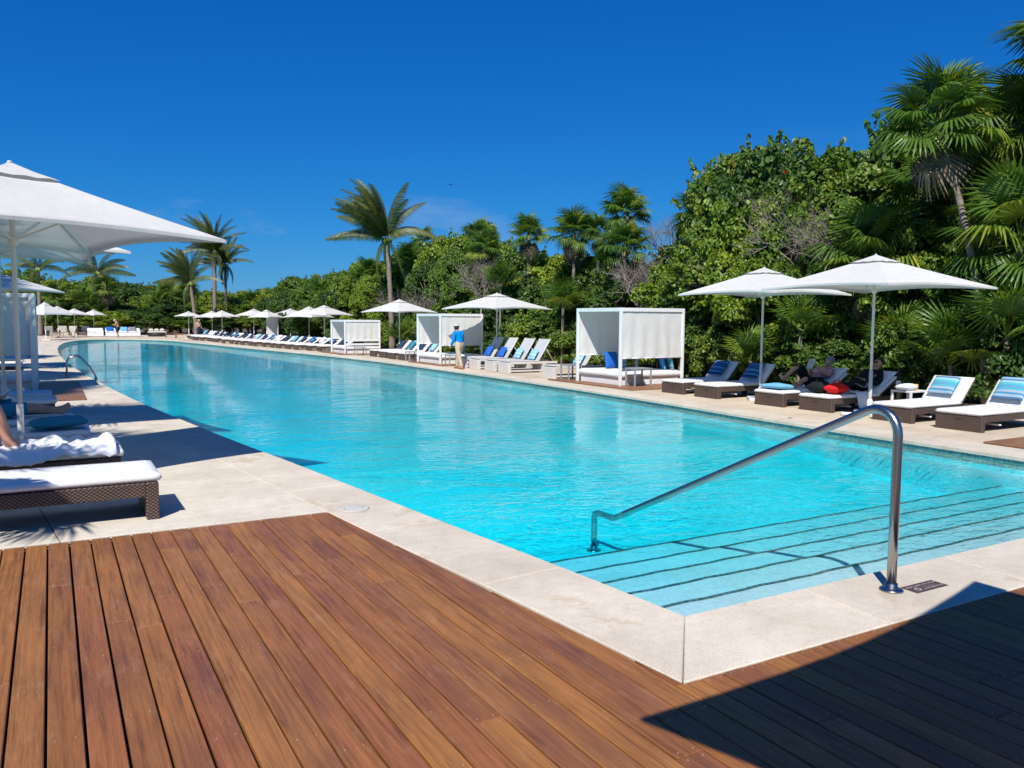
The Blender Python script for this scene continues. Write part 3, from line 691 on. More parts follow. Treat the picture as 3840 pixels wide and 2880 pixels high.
# ------------------------------------------------------------------ umbrellas
def umbrella(x, y, half, apex, corner, az, label, group=None, rail=True, base=True, n=8):
    """square market parasol; half = centre to corner, az = heading of one corner, clockwise from +Y"""
    t = thing('parasol', label, 'parasol', (x, y, 0), -az, group)
    dirs = [Vector((math.sin(k * math.pi / 2), math.cos(k * math.pi / 2), 0)) for k in range(4)]
    mb = MB(); g = {}; capr = 0.17
    drop = apex - corner
    for k in range(4):
        A, B = dirs[k], dirs[(k + 1) % 4]
        for i in range(n + 1):
            s = capr * 0.8 + (1 - capr * 0.8) * i / n
            for j in range(n + 1):
                u = j / n; d = A.lerp(B, u) * half * s
                # edges hang in a shallow arc between corners, panels belly inwards a little
                d = d * (1 - 0.10 * s * s * 4 * u * (1 - u))
                z = apex - drop * (s ** 0.92) - 0.055 * half * 0.5 * 4 * u * (1 - u) * s * (1.05 - s) + 0.03 * half * 4 * u * (1 - u) * s ** 3
                g[(k, i, j)] = len(mb.v); mb.v.append((d.x, d.y, z))
        for i in range(n):
            for j in range(n):
                mb.f.append((g[(k, i, j)], g[(k, i + 1, j)], g[(k, i + 1, j + 1)], g[(k, i, j + 1)])); mb.sm.append(True)
    # hem
    for k in range(4):
        for j in range(n):
            a, b = g[(k, n, j)], g[(k, n, j + 1)]; va, vb = Vector(mb.v[a]), Vector(mb.v[b]); q = len(mb.v)
            mb.v += [tuple(va - Vector((0, 0, .035))), tuple(vb - Vector((0, 0, .035)))]; mb.f.append((a, q, q + 1, b)); mb.sm.append(False)
    can = mb.build('canopy', MT['canvas'], t)
    cp = MB(); h2 = half * capr * 1.35; m_ = 6
    for k in range(4):
        A, B = dirs[k], dirs[(k + 1) % 4]; gg = {}
        for i in range(3):
            for j in range(m_ + 1):
                s = i / 2; u = j / m_; d = A.lerp(B, u) * h2 * s
                z = apex + 0.020 - drop * (capr * 1.35 * s) ** 0.92 + (0.022 * abs(math.sin(j * math.pi / 2 + .4)) if i == 2 else 0)
                gg[(i, j)] = len(cp.v); cp.v.append((d.x, d.y, z))
        for i in range(2):
            for j in range(m_):
                cp.f.append((gg[(i, j)], gg[(i + 1, j)], gg[(i + 1, j + 1)], gg[(i, j + 1)])); cp.sm.append(True)
    cp.build('vent_cap', MT['canvas'], can)
    MB().tube([(0, 0, 0.02), (0, 0, 0.85)], 0.035, 12).tube([(0, 0, 0.84), (0, 0, apex + .02)], 0.026, 12).build('pole', MT['pole_paint'], t)
    MB().lathe([(0.0, apex + .0), (0.03, apex + .012), (0.02, apex + .03), (0.0, apex + .034)], 10).build('finial', MT['pole_paint'], t)
    if rail:
        rb = MB().box(-.012, .012, 0, half * .97, -.014, .014).mesh('rib', MT['pole_paint'])
        for k in range(4):
            el = math.atan2(drop * .97, half * .95)
            obj('rib', rb, t, (0, 0, apex - .05), (-el, 0, -k * math.pi / 2))
        st = MB().box(-.008, .008, 0, 1.0, -.01, .01).mesh('strut', MT['pole_paint'])
        hub = apex - drop - .05
        for k in range(4):
            rr = half * .45; zz = apex - .05 - drop * .47; L = math.hypot(rr, zz - hub)
            obj('strut', st, t, (0, 0, hub), (math.atan2(zz - hub, rr), 0, -k * math.pi / 2), (1, L, 1))
        MB().lathe([(0.028, hub - .05), (.05, hub - .04), (.05, hub + .04), (.028, hub + .05)], 12).build('runner', MT['pole_paint'], t)
    if base:
        MB().box(-.27, .27, -.27, .27, 0.001, .07, .012).lathe([(.06, .07), (.055, .26), (.038, .30)], 14).build('base', MT['white_paint'], t)
    return t
umbrella(-0.32, 10.25, 2.2, 3.42, 2.66, R_(112), 'big white parasol over the loungers nearest the wooden deck')
umbrella(-0.66, 14.7, 2.15, 3.45, 2.78, R_(126), 'white parasol on a grey-green pole over the lounger with the teal pillow')
umbrella(-1.95, 27.2, 2.35, 3.3, 2.52, R_(92), 'white parasol rising behind the curtained cabana by the pool ladder')
u = umbrella(2.57, -0.42, 2.33, 3.4, 2.6, R_(38), 'white parasol shading the wooden deck')
umbrella(13.78, 10.12, 2.08, 3.06, 2.44, R_(48), 'white parasol over the two people on dark loungers')
umbrella(13.98, 13.1, 1.88, 2.98, 2.40, R_(40), 'white parasol over dark loungers beside the large cabana')
umbrella(14.75, 27.05, 2.1, 2.78, 2.2, R_(30), 'white parasol over the pale resin loungers')
umbrella(14.85, 37.2, 1.85, 2.73, 2.13, R_(24), 'white parasol between the two smaller cabanas')
ORD_ = 'first second third fourth fifth sixth seventh eighth'.split()
FU = [(1217, 14.9, 1.84, 2.60, 2.0), (1160, 16.0, 1.8, 2.62, 1.88), (1090, 16.5, 1.6, 2.54, 2.05), (1001, 14.0, 1.32, 2.40, 1.85), (953, 15.0, 1.65, 2.55, 1.98), (834, 13.5, 1.6, 2.45, 1.88), (797, 13.6, 1.75, 2.42, 1.82), (709, 10.3, 1.15, 2.32, 1.92)]
for i_, (px, X, hf, ap, co) in enumerate(FU):
    p_ = at_x(px, 1270, X); umbrella(X, p_.y, hf, ap, co, R_(random.uniform(5, 30)), f'small white parasol, {ORD_[i_]} of the far line beyond the slatted cabana', 'far parasols along the pool', n=4)
for i_, (x_, y_, hf, ap, co) in enumerate([(3.5, 85, 1.15, 2.48, 1.97), (1.9, 84.3, 1.35, 2.55, 2.0), (0.55, 80, 1.5, 2.7, 2.05), (-0.35, 71.5, 1.65, 2.9, 1.95)]):
    umbrella(x_, y_, hf, ap, co, R_(random.uniform(0, 20)), f'small white parasol beyond the pool end, {ORD_[i_]} counted from the far sofa', 'parasols at the far end', n=4)

# ------------------------------------------------------------------ loungers
CUSH_Z = 0.435
def wicker_lounger(back=52, back_len=0.82, hx=1.13, zs=1.0):
    t = bpy.data.objects.new('wicker_lounger', None); COL.objects.link(t); t.scale = (1, 1, zs)
    W = 0.40
    fp = MB().box(0.0, 0.105, -W, W, 0.0, 0.335, .008).build('foot_panel', MT['wicker'], t)
    MB().box(-0.006, 0.004, -.055, .055, .235, .262, .004).build('hand_hole_shade', MT['dark_metal'], fp)  # dark block put in for the shade inside the hand hole
    for s in (-1, 1):
        MB().box(0.105, 1.95, s * W - .03 if s > 0 else -W, W if s > 0 else -W + .03, 0.21, 0.335, .008).build('side_rail', MT['wicker'], t)
        MB().box(1.55, 1.65, s * W - .09 if s > 0 else -W, W if s > 0 else -W + .09, 0.0, 0.21, .008).build('leg', MT['wicker'], t)
    MB().box(1.92, 1.97, -W, W, 0.21, 0.335, .008).box(.105, 1.92, -W + .03, W - .03, .30, .325).build('bed_frame', MT['wicker'], t)
    if back > 5: MB().tube([(0.6, -W + .03, .12), (0.6, W - .03, .12)], .018, 8).build('cross_bar', MT['white_paint'], t)
    MB().pad(-0.03, hx + .02 if back > 5 else 1.95, -W + .0, W - .0, 0.335, CUSH_Z - (.015 if back <= 5 else 0), 16, 8, .10, .045, 1).build('seat_cushion', MT['cushion'], t)
    a = R_(back); mx = Matrix.Translation((hx, 0, .36)) @ Matrix.Rotation(-a, 4, 'Y')
    if back > 5:
        MB().pad(0, back_len, -W, W, -.0, .10, 10, 8, .12, .05, 2, mx=mx).build('back_cushion', MT['cushion'], t)
        bf = MB().box(0.02, back_len - .02, -W + .02, W - .02, -.03, -.002, .006, mx).build('back_frame', MT['wicker'], t)
        top = mx @ Vector((back_len * .7, 0, -.03))
        for s in (-1, 1): MB().tube([(top.x, s * .3, top.z), (top.x + .12, s * .3, .31)], .012, 6).build('strut', MT['dark_metal'], bf)
    return t
def resin_lounger():
    t = bpy.data.objects.new('resin_lounger', None); COL.objects.link(t)
    W = 0.35
    MB().box(0, .12, -W, W, 0, .36, .012).build('foot_block', MT['resin'], t)
    MB().box(1.35, 1.5, -W, W, 0, .30, .012).build('head_block', MT['resin'], t)
    for s in (-1, 1):
        y0, y1 = (W - .05, W) if s > 0 else (-W, -W + .05)
        MB().box(.12, 1.95, y0, y1, .30, .38, .008).build('side_rail', MT['resin'], t)
        MB().box(.12, 1.35, y0, y1, .05, .10, .006).build('lower_rail', MT['resin'], t)
    MB().pad(.0, 1.2, -W + .03, W - .03, .375, .415, 8, 6, .1, .03, 3).build('sling_seat', MT['sling'], t)
    mx = Matrix.Translation((1.18, 0, .38)) @ Matrix.Rotation(-R_(58), 4, 'Y')
    bf = MB().box(0, .88, -W + .01, W - .01, -.02, .02, .01, mx).build('backrest', MT['sling'], t)
    for s in (-1, 1):
        MB().tube([mx @ Vector((0, s * (W - .01), 0)), mx @ Vector((.9, s * (W - .01), 0))], .02, 8).build('frame_tube', MT['resin'], bf)
        MB().tube([mx @ Vector((.55, s * (W - .04), -.03)), (1.82, s * (W - .04), .36)], .012, 6).build('strut', MT['resin'], t)
    return t
proto_w = wicker_lounger(55, .72, 1.48, .78); proto_flat = wicker_lounger(0); proto_r = resin_lounger(); proto_low = wicker_lounger(38, .72, 1.48, .78)
CZR = .34      # cushion height of the raised-back loungers
protos_used = set()
def put(proto, loc, rz, label, cat='lounger', group=None):
    if proto.name not in protos_used: protos_used.add(proto.name); o = proto
    else: o = copy_tree(proto)
    o.location = loc; o.rotation_euler = (0, 0, rz)
    for k in ('label', 'category', 'group'):
        if k in o.keys(): del o[k]
    return tag(o, label, cat, group)
# pillows: local x = width, y = height (stripes run across), z = thickness
PIL = {}
def pillow_mesh(key, w_=0.46, h_=0.46, t_=0.15):
    if (key, w_, h_) not in PIL:
        PIL[(key, w_, h_)] = MB().pad(-w_ / 2, w_ / 2, -h_ / 2, h_ / 2, -t_ / 2, t_ / 2, 10, 10, .75, .06, 5).mesh('pillow', MT[key])
    return PIL[(key, w_, h_)]
def pillow(key, loc, rot, label, group=None, w_=0.46, h_=0.46):
    o = obj('pillow', pillow_mesh(key, w_, h_), None, loc, rot); return tag(o, label, 'pillow', group)
def back_pillow(key, x, y, label, group=None, up=.25, ang=48, w_=.46, h_=.46, twist=0.0, side=0.0, hx=1.46, z0=.28):
    """leaning on the raised back of a lounger whose foot end is at (x, y), head towards +X"""
    a = R_(ang); px = x + hx + math.cos(a) * up - math.sin(a) * .17; pz = z0 + math.sin(a) * up + math.cos(a) * .17
    return pillow(key, (px, y + side, pz), Euler((a, 0, -math.pi / 2 + twist), 'XYZ'), label, group, w_, h_)

# right-hand dark loungers, from the timber side platform towards the large cabana
RX = 13.22
put(proto_w, (13.10, 7.94, 0), 0, 'dark wicker lounger with white cushions beside the timber side platform')
put(proto_w, (13.15, 9.2, 0), 0, 'dark wicker lounger with raised white back and an aqua striped pillow, second from the platform')
put(proto_low, (RX + .06, 11.0, 0), 0, 'dark wicker lounger piled with a red bag and a black bag')
put(proto_low, (RX, 12.15, 0), 0, 'dark wicker lounger holding the person in the cap')
put(proto_w, (13.25, 14.08, 0), 0, 'dark wicker lounger with a navy striped pillow, under the parasol pole')
put(proto_w, (13.30, 15.32, 0), 0, 'dark wicker lounger with a navy striped pillow, next to the large cabana')
back_pillow('stripe_aqua', 13.10, 7.94, 'aqua and blue striped pillow on the lounger beside the side platform', up=.34, w_=.54, h_=.5)
back_pillow('stripe_aqua', 13.15, 9.2, 'aqua striped pillow on the white back of the second lounger from the side platform', up=.30, w_=.50, h_=.42)
back_pillow('stripe_navy', 13.25, 14.08, 'navy striped pillow on the dark lounger under the parasol pole', up=.28, w_=.5)
back_pillow('stripe_navy', 13.30, 15.32, 'navy striped pillow on the dark lounger next to the large cabana', up=.28, w_=.5)
pillow('aqua', (13.52, 12.2, .405), (0.05, 0.04, 1.5), 'plain light blue pillow under a bare foot on a dark lounger', w_=.6, h_=.45)
# pale resin loungers
ORD = 'first second third fourth fifth sixth seventh eighth ninth tenth eleventh twelfth thirteenth fourteenth'.split()
for i, (yy, pk, lb) in enumerate([(20.95, 'stripe_pale', 'beside the large cabana'), (23.75, 'stripe_pale', 'second from the large cabana'), (24.75, 'stripe_pale', 'third from the large cabana'), (25.95, 'royal', 'fourth from the large cabana'), (27.0, 'royal', 'farthest from the large cabana')]):
    put(proto_r, (13.2, yy, 0), 0, 'pale resin lounger with raised sling back, ' + lb)
    back_pillow(pk, 13.2, yy, ('pale blue striped' if pk == 'stripe_pale' else 'deep blue') + ' pillow on the pale resin lounger ' + lb, up=.26, ang=58, w_=.42, h_=.42, hx=1.18, z0=.30)
# dark loungers between the two smaller cabanas
for i, (yy, pk) in enumerate([(32.9, 'stripe_pale'), (34.1, 'navy'), (35.4, 'teal'), (36.7, 'navy')]):
    put(proto_w, (13.25 + random.uniform(-.1, .1), yy, 0), R_(random.uniform(-3, 3)), f'dark wicker lounger between the smaller cabanas, {ORD[i]} from the blue-shirted person', group='loungers between the smaller cabanas')
    back_pillow(pk, 13.25, yy, {'navy': 'navy', 'teal': 'dark teal', 'stripe_pale': 'pale blue striped'}[pk] + f' pillow on the {ORD[i]} lounger between the smaller cabanas')
pk_ = ['navy', 'stripe_navy', 'towel', 'stripe_navy', 'navy', 'aqua', 'navy', 'towel', 'stripe_navy', 'navy', 'stripe_pale', 'navy']
nmP = {'navy': 'navy', 'stripe_navy': 'navy striped', 'towel': 'white', 'aqua': 'light blue', 'stripe_pale': 'pale blue striped'}
for i in range(13):
    yy = 43.4 + i * 1.36; xx = x_r(yy) + .62
    put(proto_low, (xx + random.uniform(-.12, .12), yy, 0), R_(random.uniform(-4, 4)), f'dark wicker lounger, {ORD[i]} beyond the slatted cabana in the long row', group='long row of far loungers')
    kx = pk_[i % 12]; back_pillow(kx, xx, yy, nmP[kx] + f' pillow on the {ORD[i]} lounger beyond the slatted cabana', 'pillows of the long row', ang=44, up=.22, w_=.58, h_=.44)
for i in range(9):
    yy = 62.6 + i * 1.42; xx = 10.1 + .10 * (i < 4) * (4 - i)
    put(proto_low, (xx + random.uniform(-.15, .15), yy, 0), R_(4 + random.uniform(-4, 4)), f'dark wicker lounger, {ORD[i]} of the farthest row counted from the fabric screen', group='farthest row of loungers')
    kx = pk_[(i * 5 + 1) % 12]; back_pillow(kx, xx, yy, nmP[kx] + f' pillow on the {ORD[i]} lounger of the farthest row', 'pillows of the farthest row', ang=44, up=.22, w_=.58, h_=.44)

# left-hand loungers (foot towards the pool)
PI = math.pi
put(proto_flat, (0.79, 8.14, 0), PI, 'dark wicker lounger lying flat with a bare white cushion beside the deck')
put(proto_flat, (0.60, 9.72, 0), PI, 'flat dark wicker lounger under a crumpled white towel')
put(proto_flat, (0.36, 11.45, 0), PI, 'flat dark wicker lounger with a plump teal pillow')
put(proto_flat, (0.22, 12.85, 0), PI, 'flat dark wicker lounger with a bare foot over its end')
put(proto_flat, (0.02, 15.9, 0), PI, 'flat dark wicker lounger behind the grey-green parasol pole')
put(proto_flat, (-0.05, 17.3, 0), PI, 'flat dark wicker lounger in shade before the curtained cabana')
for i, yy in enumerate((29.3, 30.9, 33.5, 35.1, 38.0, 39.6, 43, 44.6, 48, 50, 54, 56, 60, 63)):
    put(proto_w, (x_out(yy) - .95, yy, 0), PI, f'white-cushioned dark lounger on the left terrace, {ORD[i]} past the curtained cabana', group='left terrace far loungers')
pillow('teal', (0.04, 11.33, .51), (0.0, -0.03, .12), 'plump dark teal pillow lying on a shaded lounger', w_=.62, h_=.42)
# towel over the second left lounger: draped sheet
def drape(name, x0, x1, y0, y1, zf, m, label, cat, nx=28, ny=16, seed=0, amp=.018, parent=None):
    mb = MB(); g = {}
    for i in range(nx + 1):
        for j in range(ny + 1):
            x = x0 + (x1 - x0) * i / nx; y = y0 + (y1 - y0) * j / ny
            x += .035 * mnoise.noise(Vector((x * 2, y * 2, seed))); yv = y + .05 * mnoise.noise(Vector((x * 1.5, y * 1.5, seed + 5)))
            wob = amp * abs(mnoise.noise(Vector((x * 7, yv * 5, seed)))) * 2 + amp * .8 * mnoise.noise(Vector((x * 3 + yv * 6, yv * 3, seed + 9)))
            g[i, j] = len(mb.v); mb.v.append((x, yv, zf(x, yv) + max(0.002, wob + .004)))
    for i in range(nx):
        for j in range(ny): mb.f.append((g[i, j], g[i + 1, j], g[i + 1, j + 1], g[i, j + 1])); mb.sm.append(True)
    o = mb.build(name, m, parent)
    mo = o.modifiers.new('thick', 'SOLIDIFY'); mo.thickness = .012; mo.offset = 1
    return tag(o, label, cat) if label else o
def edge_drop(x, y):
    z = CUSH_Z + .006
    d = (9.72 - .40) - y
    if d > 0: z -= min(.16, d * 1.6)
    e = x - .60
    if e > 0: z -= min(.2, e * 2)
    return z
drape('towel', -1.0, .56, 9.26, 10.1, edge_drop, MT['towel'], 'crumpled white towel spread over the second lounger from the deck', 'towel', nx=44, ny=26, seed=3, amp=.045)

# ------------------------------------------------------------------ cabanas
def cabana(x0, y0, lx, ly, h, label, slats=False, side='right', curtain_drop=.62, post=.075):
    t = thing('cabana', label, 'cabana', (x0, y0, 0.03))
    p = post
    for (x, y) in ((0, 0), (lx - p, 0), (0, ly - p), (lx - p, ly - p)):
        MB().box(x, x + p, y, y + p, 0, h, .006).build('post', MT['white_paint'], t)
    for a in ((p, lx - p, 0.003, p - .003), (p, lx - p, ly - p + .003, ly - .003)): MB().box(*a, h - .10, h - .002, .005).build('beam', MT['white_paint'], t)
    for a in ((0.003, p - .003, p, ly - p), (lx - p + .003, lx - .003, p, ly - p)): MB().box(*a, h - .10, h - .002, .005).build('beam', MT['white_paint'], t)
    n = 10; mb = MB(); g = {}
    for i in range(n + 1):
        for j in range(n + 1):
            u, v = i / n, j / n; g[i, j] = len(mb.v); mb.v.append((.02 + u * (lx - .04), .02 + v * (ly - .04), h + .004 - .05 * 16 * u * (1 - u) * v * (1 - v)))
    for i in range(n):
        for j in range(n): mb.f.append((g[i, j], g[i + 1, j], g[i + 1, j + 1], g[i, j + 1])); mb.sm.append(True)
    mb.build('roof_cloth', MT['blind'], t)
    def blind(a, b, drop, seed, name='blind'):
        mb = MB(); n = 24; m_ = 10; a = Vector(a); b = Vector(b); d = (b - a); nr = Vector((-d.y, d.x, 0)).normalized()
        for i in range(n + 1):
            for j in range(m_ + 1):
                f = j / m_; q = a + d * (i / n) + nr * ((.014 * math.sin(i * 1.3 + seed) + .03 * mnoise.noise(Vector((i * .7, j * .25, seed)))) * (0.25 + .75 * f))
                mb.v.append((q.x, q.y, h - .10 - drop * f))
        for i in range(n):
            for j in range(m_):
                k = i * (m_ + 1) + j; mb.f.append((k, k + m_ + 1, k + m_ + 2, k + 1)); mb.sm.append(True)
        o = mb.build(name, MT['blind'], t)
        MB().tube([a + Vector((0, 0, h - .10 - drop)), b + Vector((0, 0, h - .10 - drop))], .016, 8).build('hem_bar', MT['white_paint'], o)
        return o
    D = (h - .1) * curtain_drop; c = p / 2
    if side == 'right':
        blind((p, c, 0), (lx - p, c, 0), D + .02, 1); blind((p, ly - c, 0), (lx - p, ly - c, 0), D, 2); blind((lx - c, p, 0), (lx - c, ly - p, 0), D - .02, 3)
    else:
        blind((p, c, 0), (lx - p, c, 0), D + .02, 1); blind((c, p, 0), (c, ly - p, 0), D, 3)
    if slats:
        for (za, zb) in ((.42, .52), (.62, .72)):
            MB().box(p, lx - p, c - .02, c + .02, za, zb, .004).build('slat', MT['white_paint'], t)
            MB().box(lx - c - .02, lx - c + .02, p, ly - p, za, zb, .004).build('slat', MT['white_paint'], t)
    MB().box(p + .03, lx - p - .02, p + .03, ly - p - .03, 0.0, .20, .01).build('bed_base', MT['white_paint'], t)
    MB().pad(.04, lx - .05, .04, ly - .04, .18, .38, 14, 14, .06, .07, 4).build('mattress', MT['cushion'], t)
    return t
cabana(13.22, 17.34, 2.24, 2.10, 2.10, 'largest white cabana with roller blinds and blue pillows on its own timber platform')
cabana(13.15, 28.75, 1.9, 2.3, 1.98, 'white cabana with roller blinds behind the person in the blue shirt', curtain_drop=.60)
cabana(12.75, 39.3, 1.9, 2.3, 1.70, 'low white cabana with slatted sides and drawn curtains', slats=True, curtain_drop=.55)
cabana(-2.55, 22.35, 2.24, 2.24, 2.32, 'white curtained cabana beside the pool ladder, dappled with leaf shadow', side='left', curtain_drop=.6, post=.13)
for key, loc, rz, lb in [('royal', (14.05, 18.85, .66), .35, 'royal blue pillow standing in the largest cabana'), ('stripe_pale', (14.42, 18.95, .64), .2, 'pale striped pillow behind the royal blue one in the largest cabana'),
                         ('sky_cloth', (15.02, 17.75, .64), 1.25, 'bright blue pillow at the planted side of the largest cabana'), ('stripe_aqua', (15.20, 17.65, .64), 1.35, 'aqua striped pillow tucked behind the bright blue one')]:
    pillow(key, loc, Euler((R_(78), 0, rz - .2), 'XYZ'), lb, w_=.5, h_=.46)
for key, loc in (('aqua', (14.35, 29.4, .60)), ('sky_cloth', (14.55, 29.75, .60))):
    pillow(key, loc, Euler((R_(70), 0, -1.2), 'XYZ'), ('light blue' if key == 'aqua' else 'bright blue') + ' pillow in the cabana behind the blue-shirted person', w_=.45)

# ------------------------------------------------------------------ tables
def table(x, y, w_, d_, h, label, m='grey_metal', top='grey_metal', group=None, rz=0):
    t = thing('side_table', label, 'table', (x, y, 0), rz, group)
    MB().box(-w_ / 2, w_ / 2, -d_ / 2, d_ / 2, h - .035, h, .004).build('table_top', MT[top], t)
    lg = MB().box(-.02, .02, -.02, .02, 0, h - .035, .003).mesh('leg', MT[m])
    for sx in (-1, 1):
        for sy in (-1, 1): obj('leg', lg, t, (sx * (w_ / 2 - .022), sy * (d_ / 2 - .022), 0))
    return t
o = table(13.62, 17.05, .58, .42, .50, 'grey metal side table standing at the corner of the largest cabana'); o.location.z = .03
o = table(13.35, 19.9, .45, .45, .46, 'grey metal side table between the largest cabana and a resin lounger'); o.location.z = .03
table(14.9, 10.05, .55, .45, .44, 'low white side table with towels and drinks behind the loungers', 'white_paint', 'white_paint')
table(13.3, 31.9, .45, .45, .42, 'small grey table next to the cabana by the blue-shirted person')
table(13.15, 38.1, .5, .45, .40, 'small grey table before the slatted cabana')
table(13.45, 28.2, .5, .42, .42, 'small dark-sided table on the poolside corner of the second cabana')
MB_ = MB().lathe([(0.0, .44), (.035, .44), (.042, .56), (.038, .56), (.033, .45), (0, .45)], 12).build('cup', MT['amber']); MB_.location = (14.95, 9.95, 0); tag(MB_, 'amber drink in a cup on the white side table', 'cup')
MB_ = MB().lathe([(0.0, .44), (.045, .44), (.05, .62), (.046, .62), (.042, .45), (0, .45)], 12).build('cup', MT['glass']); MB_.location = (14.75, 10.2, 0); tag(MB_, 'tall grey cup on the white side table', 'cup')
tw = MB().pad(-.2, .2, -.13, .13, 0, .14, 10, 8, .5, .08, 8).build('towel', MT['towel']); tw.location = (14.75, 10.02, .44); tag(tw, 'folded white towel heaped on the white side table', 'towel')
mr = MB().pad(-.18, .18, -.1, .1, 0, .08, 8, 6, .5, .06, 9).build('bag', MT['maroon']); mr.location = (14.98, 10.16, .44); tag(mr, 'small dark red bag at the back of the white side table', 'bag')

# slim bollard
bl = MB().lathe([(.035, 0), (.035, 1.0), (.05, 1.0), (.05, 1.12), (0, 1.13)], 12).build('garden_light', MT['grey_metal']); bl.location = (15.9, 20.6, 0); tag(bl, 'slim grey garden light post before the shrubs', 'garden light')
# far furniture
def sofa(x0, x1, y, label):
    t = thing('sofa', label, 'sofa', (x0, y, 0))
    L = x1 - x0
    MB().box(0, L, 0, .85, .05, .38, .02).build('seat_base', MT['white_paint'], t); MB().box(0, L, .72, .9, .38, .78, .03).build('backrest', MT['cushion'], t)
    for a in (0, L - .15): MB().box(a, a + .15, 0, .72, .38, .58, .02).build('arm', MT['cushion'], t)
    k = max(2, int(L / .8))
    for i in range(k): MB().pad(.16 + i * (L - .32) / k, .14 + (i + 1) * (L - .32) / k, .02, .72, .38, .5, 5, 5, .2, .05, i).build('seat_cushion', MT['cushion'], t)
    return t
sofa(4.35, 7.25, 82.6, 'long low white sofa at the far end of the pool'); sofa(2.9, 4.2, 83.2, 'short white sofa beside the long one at the far end')
for i, (x, k_) in enumerate([(4.7, 'royal'), (5.9, 'aqua'), (6.6, 'grey')]):
    pillow(k_, (x, 83.2, .68), Euler((R_(72), 0, 0), 'XYZ'), {'royal': 'royal blue', 'aqua': 'light blue', 'grey': 'grey'}[k_] + ' pillow on the far white sofa', w_=.6, h_=.45)
t = thing('daybed', 'round dark daybed with cream cushions before the far trees', 'daybed', (8.7, 83, 0))
MB().lathe([(.8, .0), (.85, .3), (.8, .34), (0, .34)], 20).build('base', MT['dark_metal'], t)
MB().pad(-.8, .8, -.7, .7, .33, .5, 10, 10, .3, .2, 3).build('mattress', MT['cream'], t)
for i in range(3): MB().pad(-.7 + i * .48, -.26 + i * .48, .2, .45, .45, .75, 5, 5, .5, .1, i).build('cushion', MT['cream'], t)
table(9.25, 77.3, .9, .6, .42, 'low wooden table at the far end, nearer the daybed', 'table_wood', 'table_wood'); table(10.1, 75.6, 1.4, .6, .42, 'long low wooden table at the far end under a parasol', 'table_wood', 'table_wood')
for i, (x, y) in enumerate(((2.3, 83.8), (1.2, 83.5), (0.5, 79.5))):
    table(x, y, .9, .6, .42, f'low reddish wooden table between the far-end chairs, {ORD[i]} counted from the far sofa', 'table_wood', 'table_wood', 'far-end wooden tables')
def far_chair(x, y, rz, k):
    t = thing('armchair', f'cream cushioned armchair by the far parasols, {ORD[k]} counted from the far sofa', 'armchair', (x, y, 0), rz, 'far-end armchairs')
    MB().box(-.35, .35, -.35, .35, .1, .38, .02).build('seat', MT['cream'], t); MB().box(-.35, .35, .22, .36, .38, .95, .03).build('backrest', MT['cream'], t)
    for s in (-1, 1): MB().box(s * .35 - .04, s * .35 + .04, -.33, .3, .1, .58, .02).build('arm', MT['dark_metal'], t)
for k_, (x, y, r0) in enumerate(((2.7, 85.6, -.4), (1.8, 85.6, -.1), (1.0, 85.2, .2), (.0, 83, .6))): far_chair(x, y, r0, k_)
pn = MB().box(-.42, .42, -.03, .03, 0.02, 2.1, .008).build('fabric_screen', MT['blind']); pn.location = (14.35, 61.2, 0); tag(pn, 'tall white fabric screen under a far parasol', 'screen')

# ------------------------------------------------------------------ steel rails
def arc_pts(c, a0, a1, r, u, v, n=8):
    c = Vector(c); u = Vector(u); v = Vector(v)
    return [c + u * (r * math.cos(a0 + (a1 - a0) * i / n)) + v * (r * math.sin(a0 + (a1 - a0) * i / n)) for i in range(n + 1)]
X_ = 4.85
hr = thing('handrail', 'stainless steel handrail running down the pool steps from the coping', 'handrail', (X_, 3.34, 0))
a_ = math.atan2(1.404, 2.9)          # slope of the rail
yv, zv = Vector((0, 1, 0)), Vector((0, 0, 1))
rb_ = 0.16; cpt = Vector((0, rb_, 1.24 - rb_ - .03))
pts = [Vector((0, 0, 0.0)), Vector((0, 0, .5)), cpt - yv * rb_]
pts += arc_pts(cpt, PI, PI / 2 - a_, rb_, yv, zv, 8)[1:]
e_ = pts[-1]; d_ = Vector((0, math.cos(a_), -math.sin(a_)))
L_ = (e_.z + .175) / math.sin(a_); pts += [e_ + d_ * L_ * .5, e_ + d_ * L_]
q0 = pts[-1]; pts += [q0 + Vector((0, .05, -.012)), q0 + Vector((0, .30, -.012)), q0 + Vector((0, .345, -.03)), q0 + Vector((0, .36, -.075)), Vector((0, q0.y + .36, FLOOR_Z))]
MB().tube(pts, 0.031, 20).build('rail_tube', MT['steel'], hr)
fl = MB().lathe([(.0, .0005), (.078, .0005), (.076, .010), (.058, .018), (.040, .02), (.040, .05), (0, .05)], 28).mesh('flange', MT['steel'])
obj('flange', fl, hr, (0, 0, 0)); obj('flange', fl, hr, (0, q0.y + .36, FLOOR_Z))
lr = thing('grab_rail', 'curved chrome grab rail of the ladder on the left pool edge', 'grab rail', (0.36, 27.2, 0), R_(0))
for dy in (0.0, .5):
    pl = [Vector((0, dy, 0)), Vector((0.02, dy, .38))] + arc_pts((.24, dy, .42), PI, PI * .22, .22, (1, 0, 0), (0, 0, 1), 8) + [Vector((.62, dy, .30)), Vector((.78, dy, -.02)), Vector((.8, dy, -.5))]
    MB().tube(pl, .028, 12).build('rail_tube', MT['steel'], lr)
    obj('flange', fl, lr, (0, dy, 0))
for zz in (-.25, -.45): MB().box(.76, .84, 0, .5, zz, zz + .03, .005).build('tread', MT['steel'], lr)
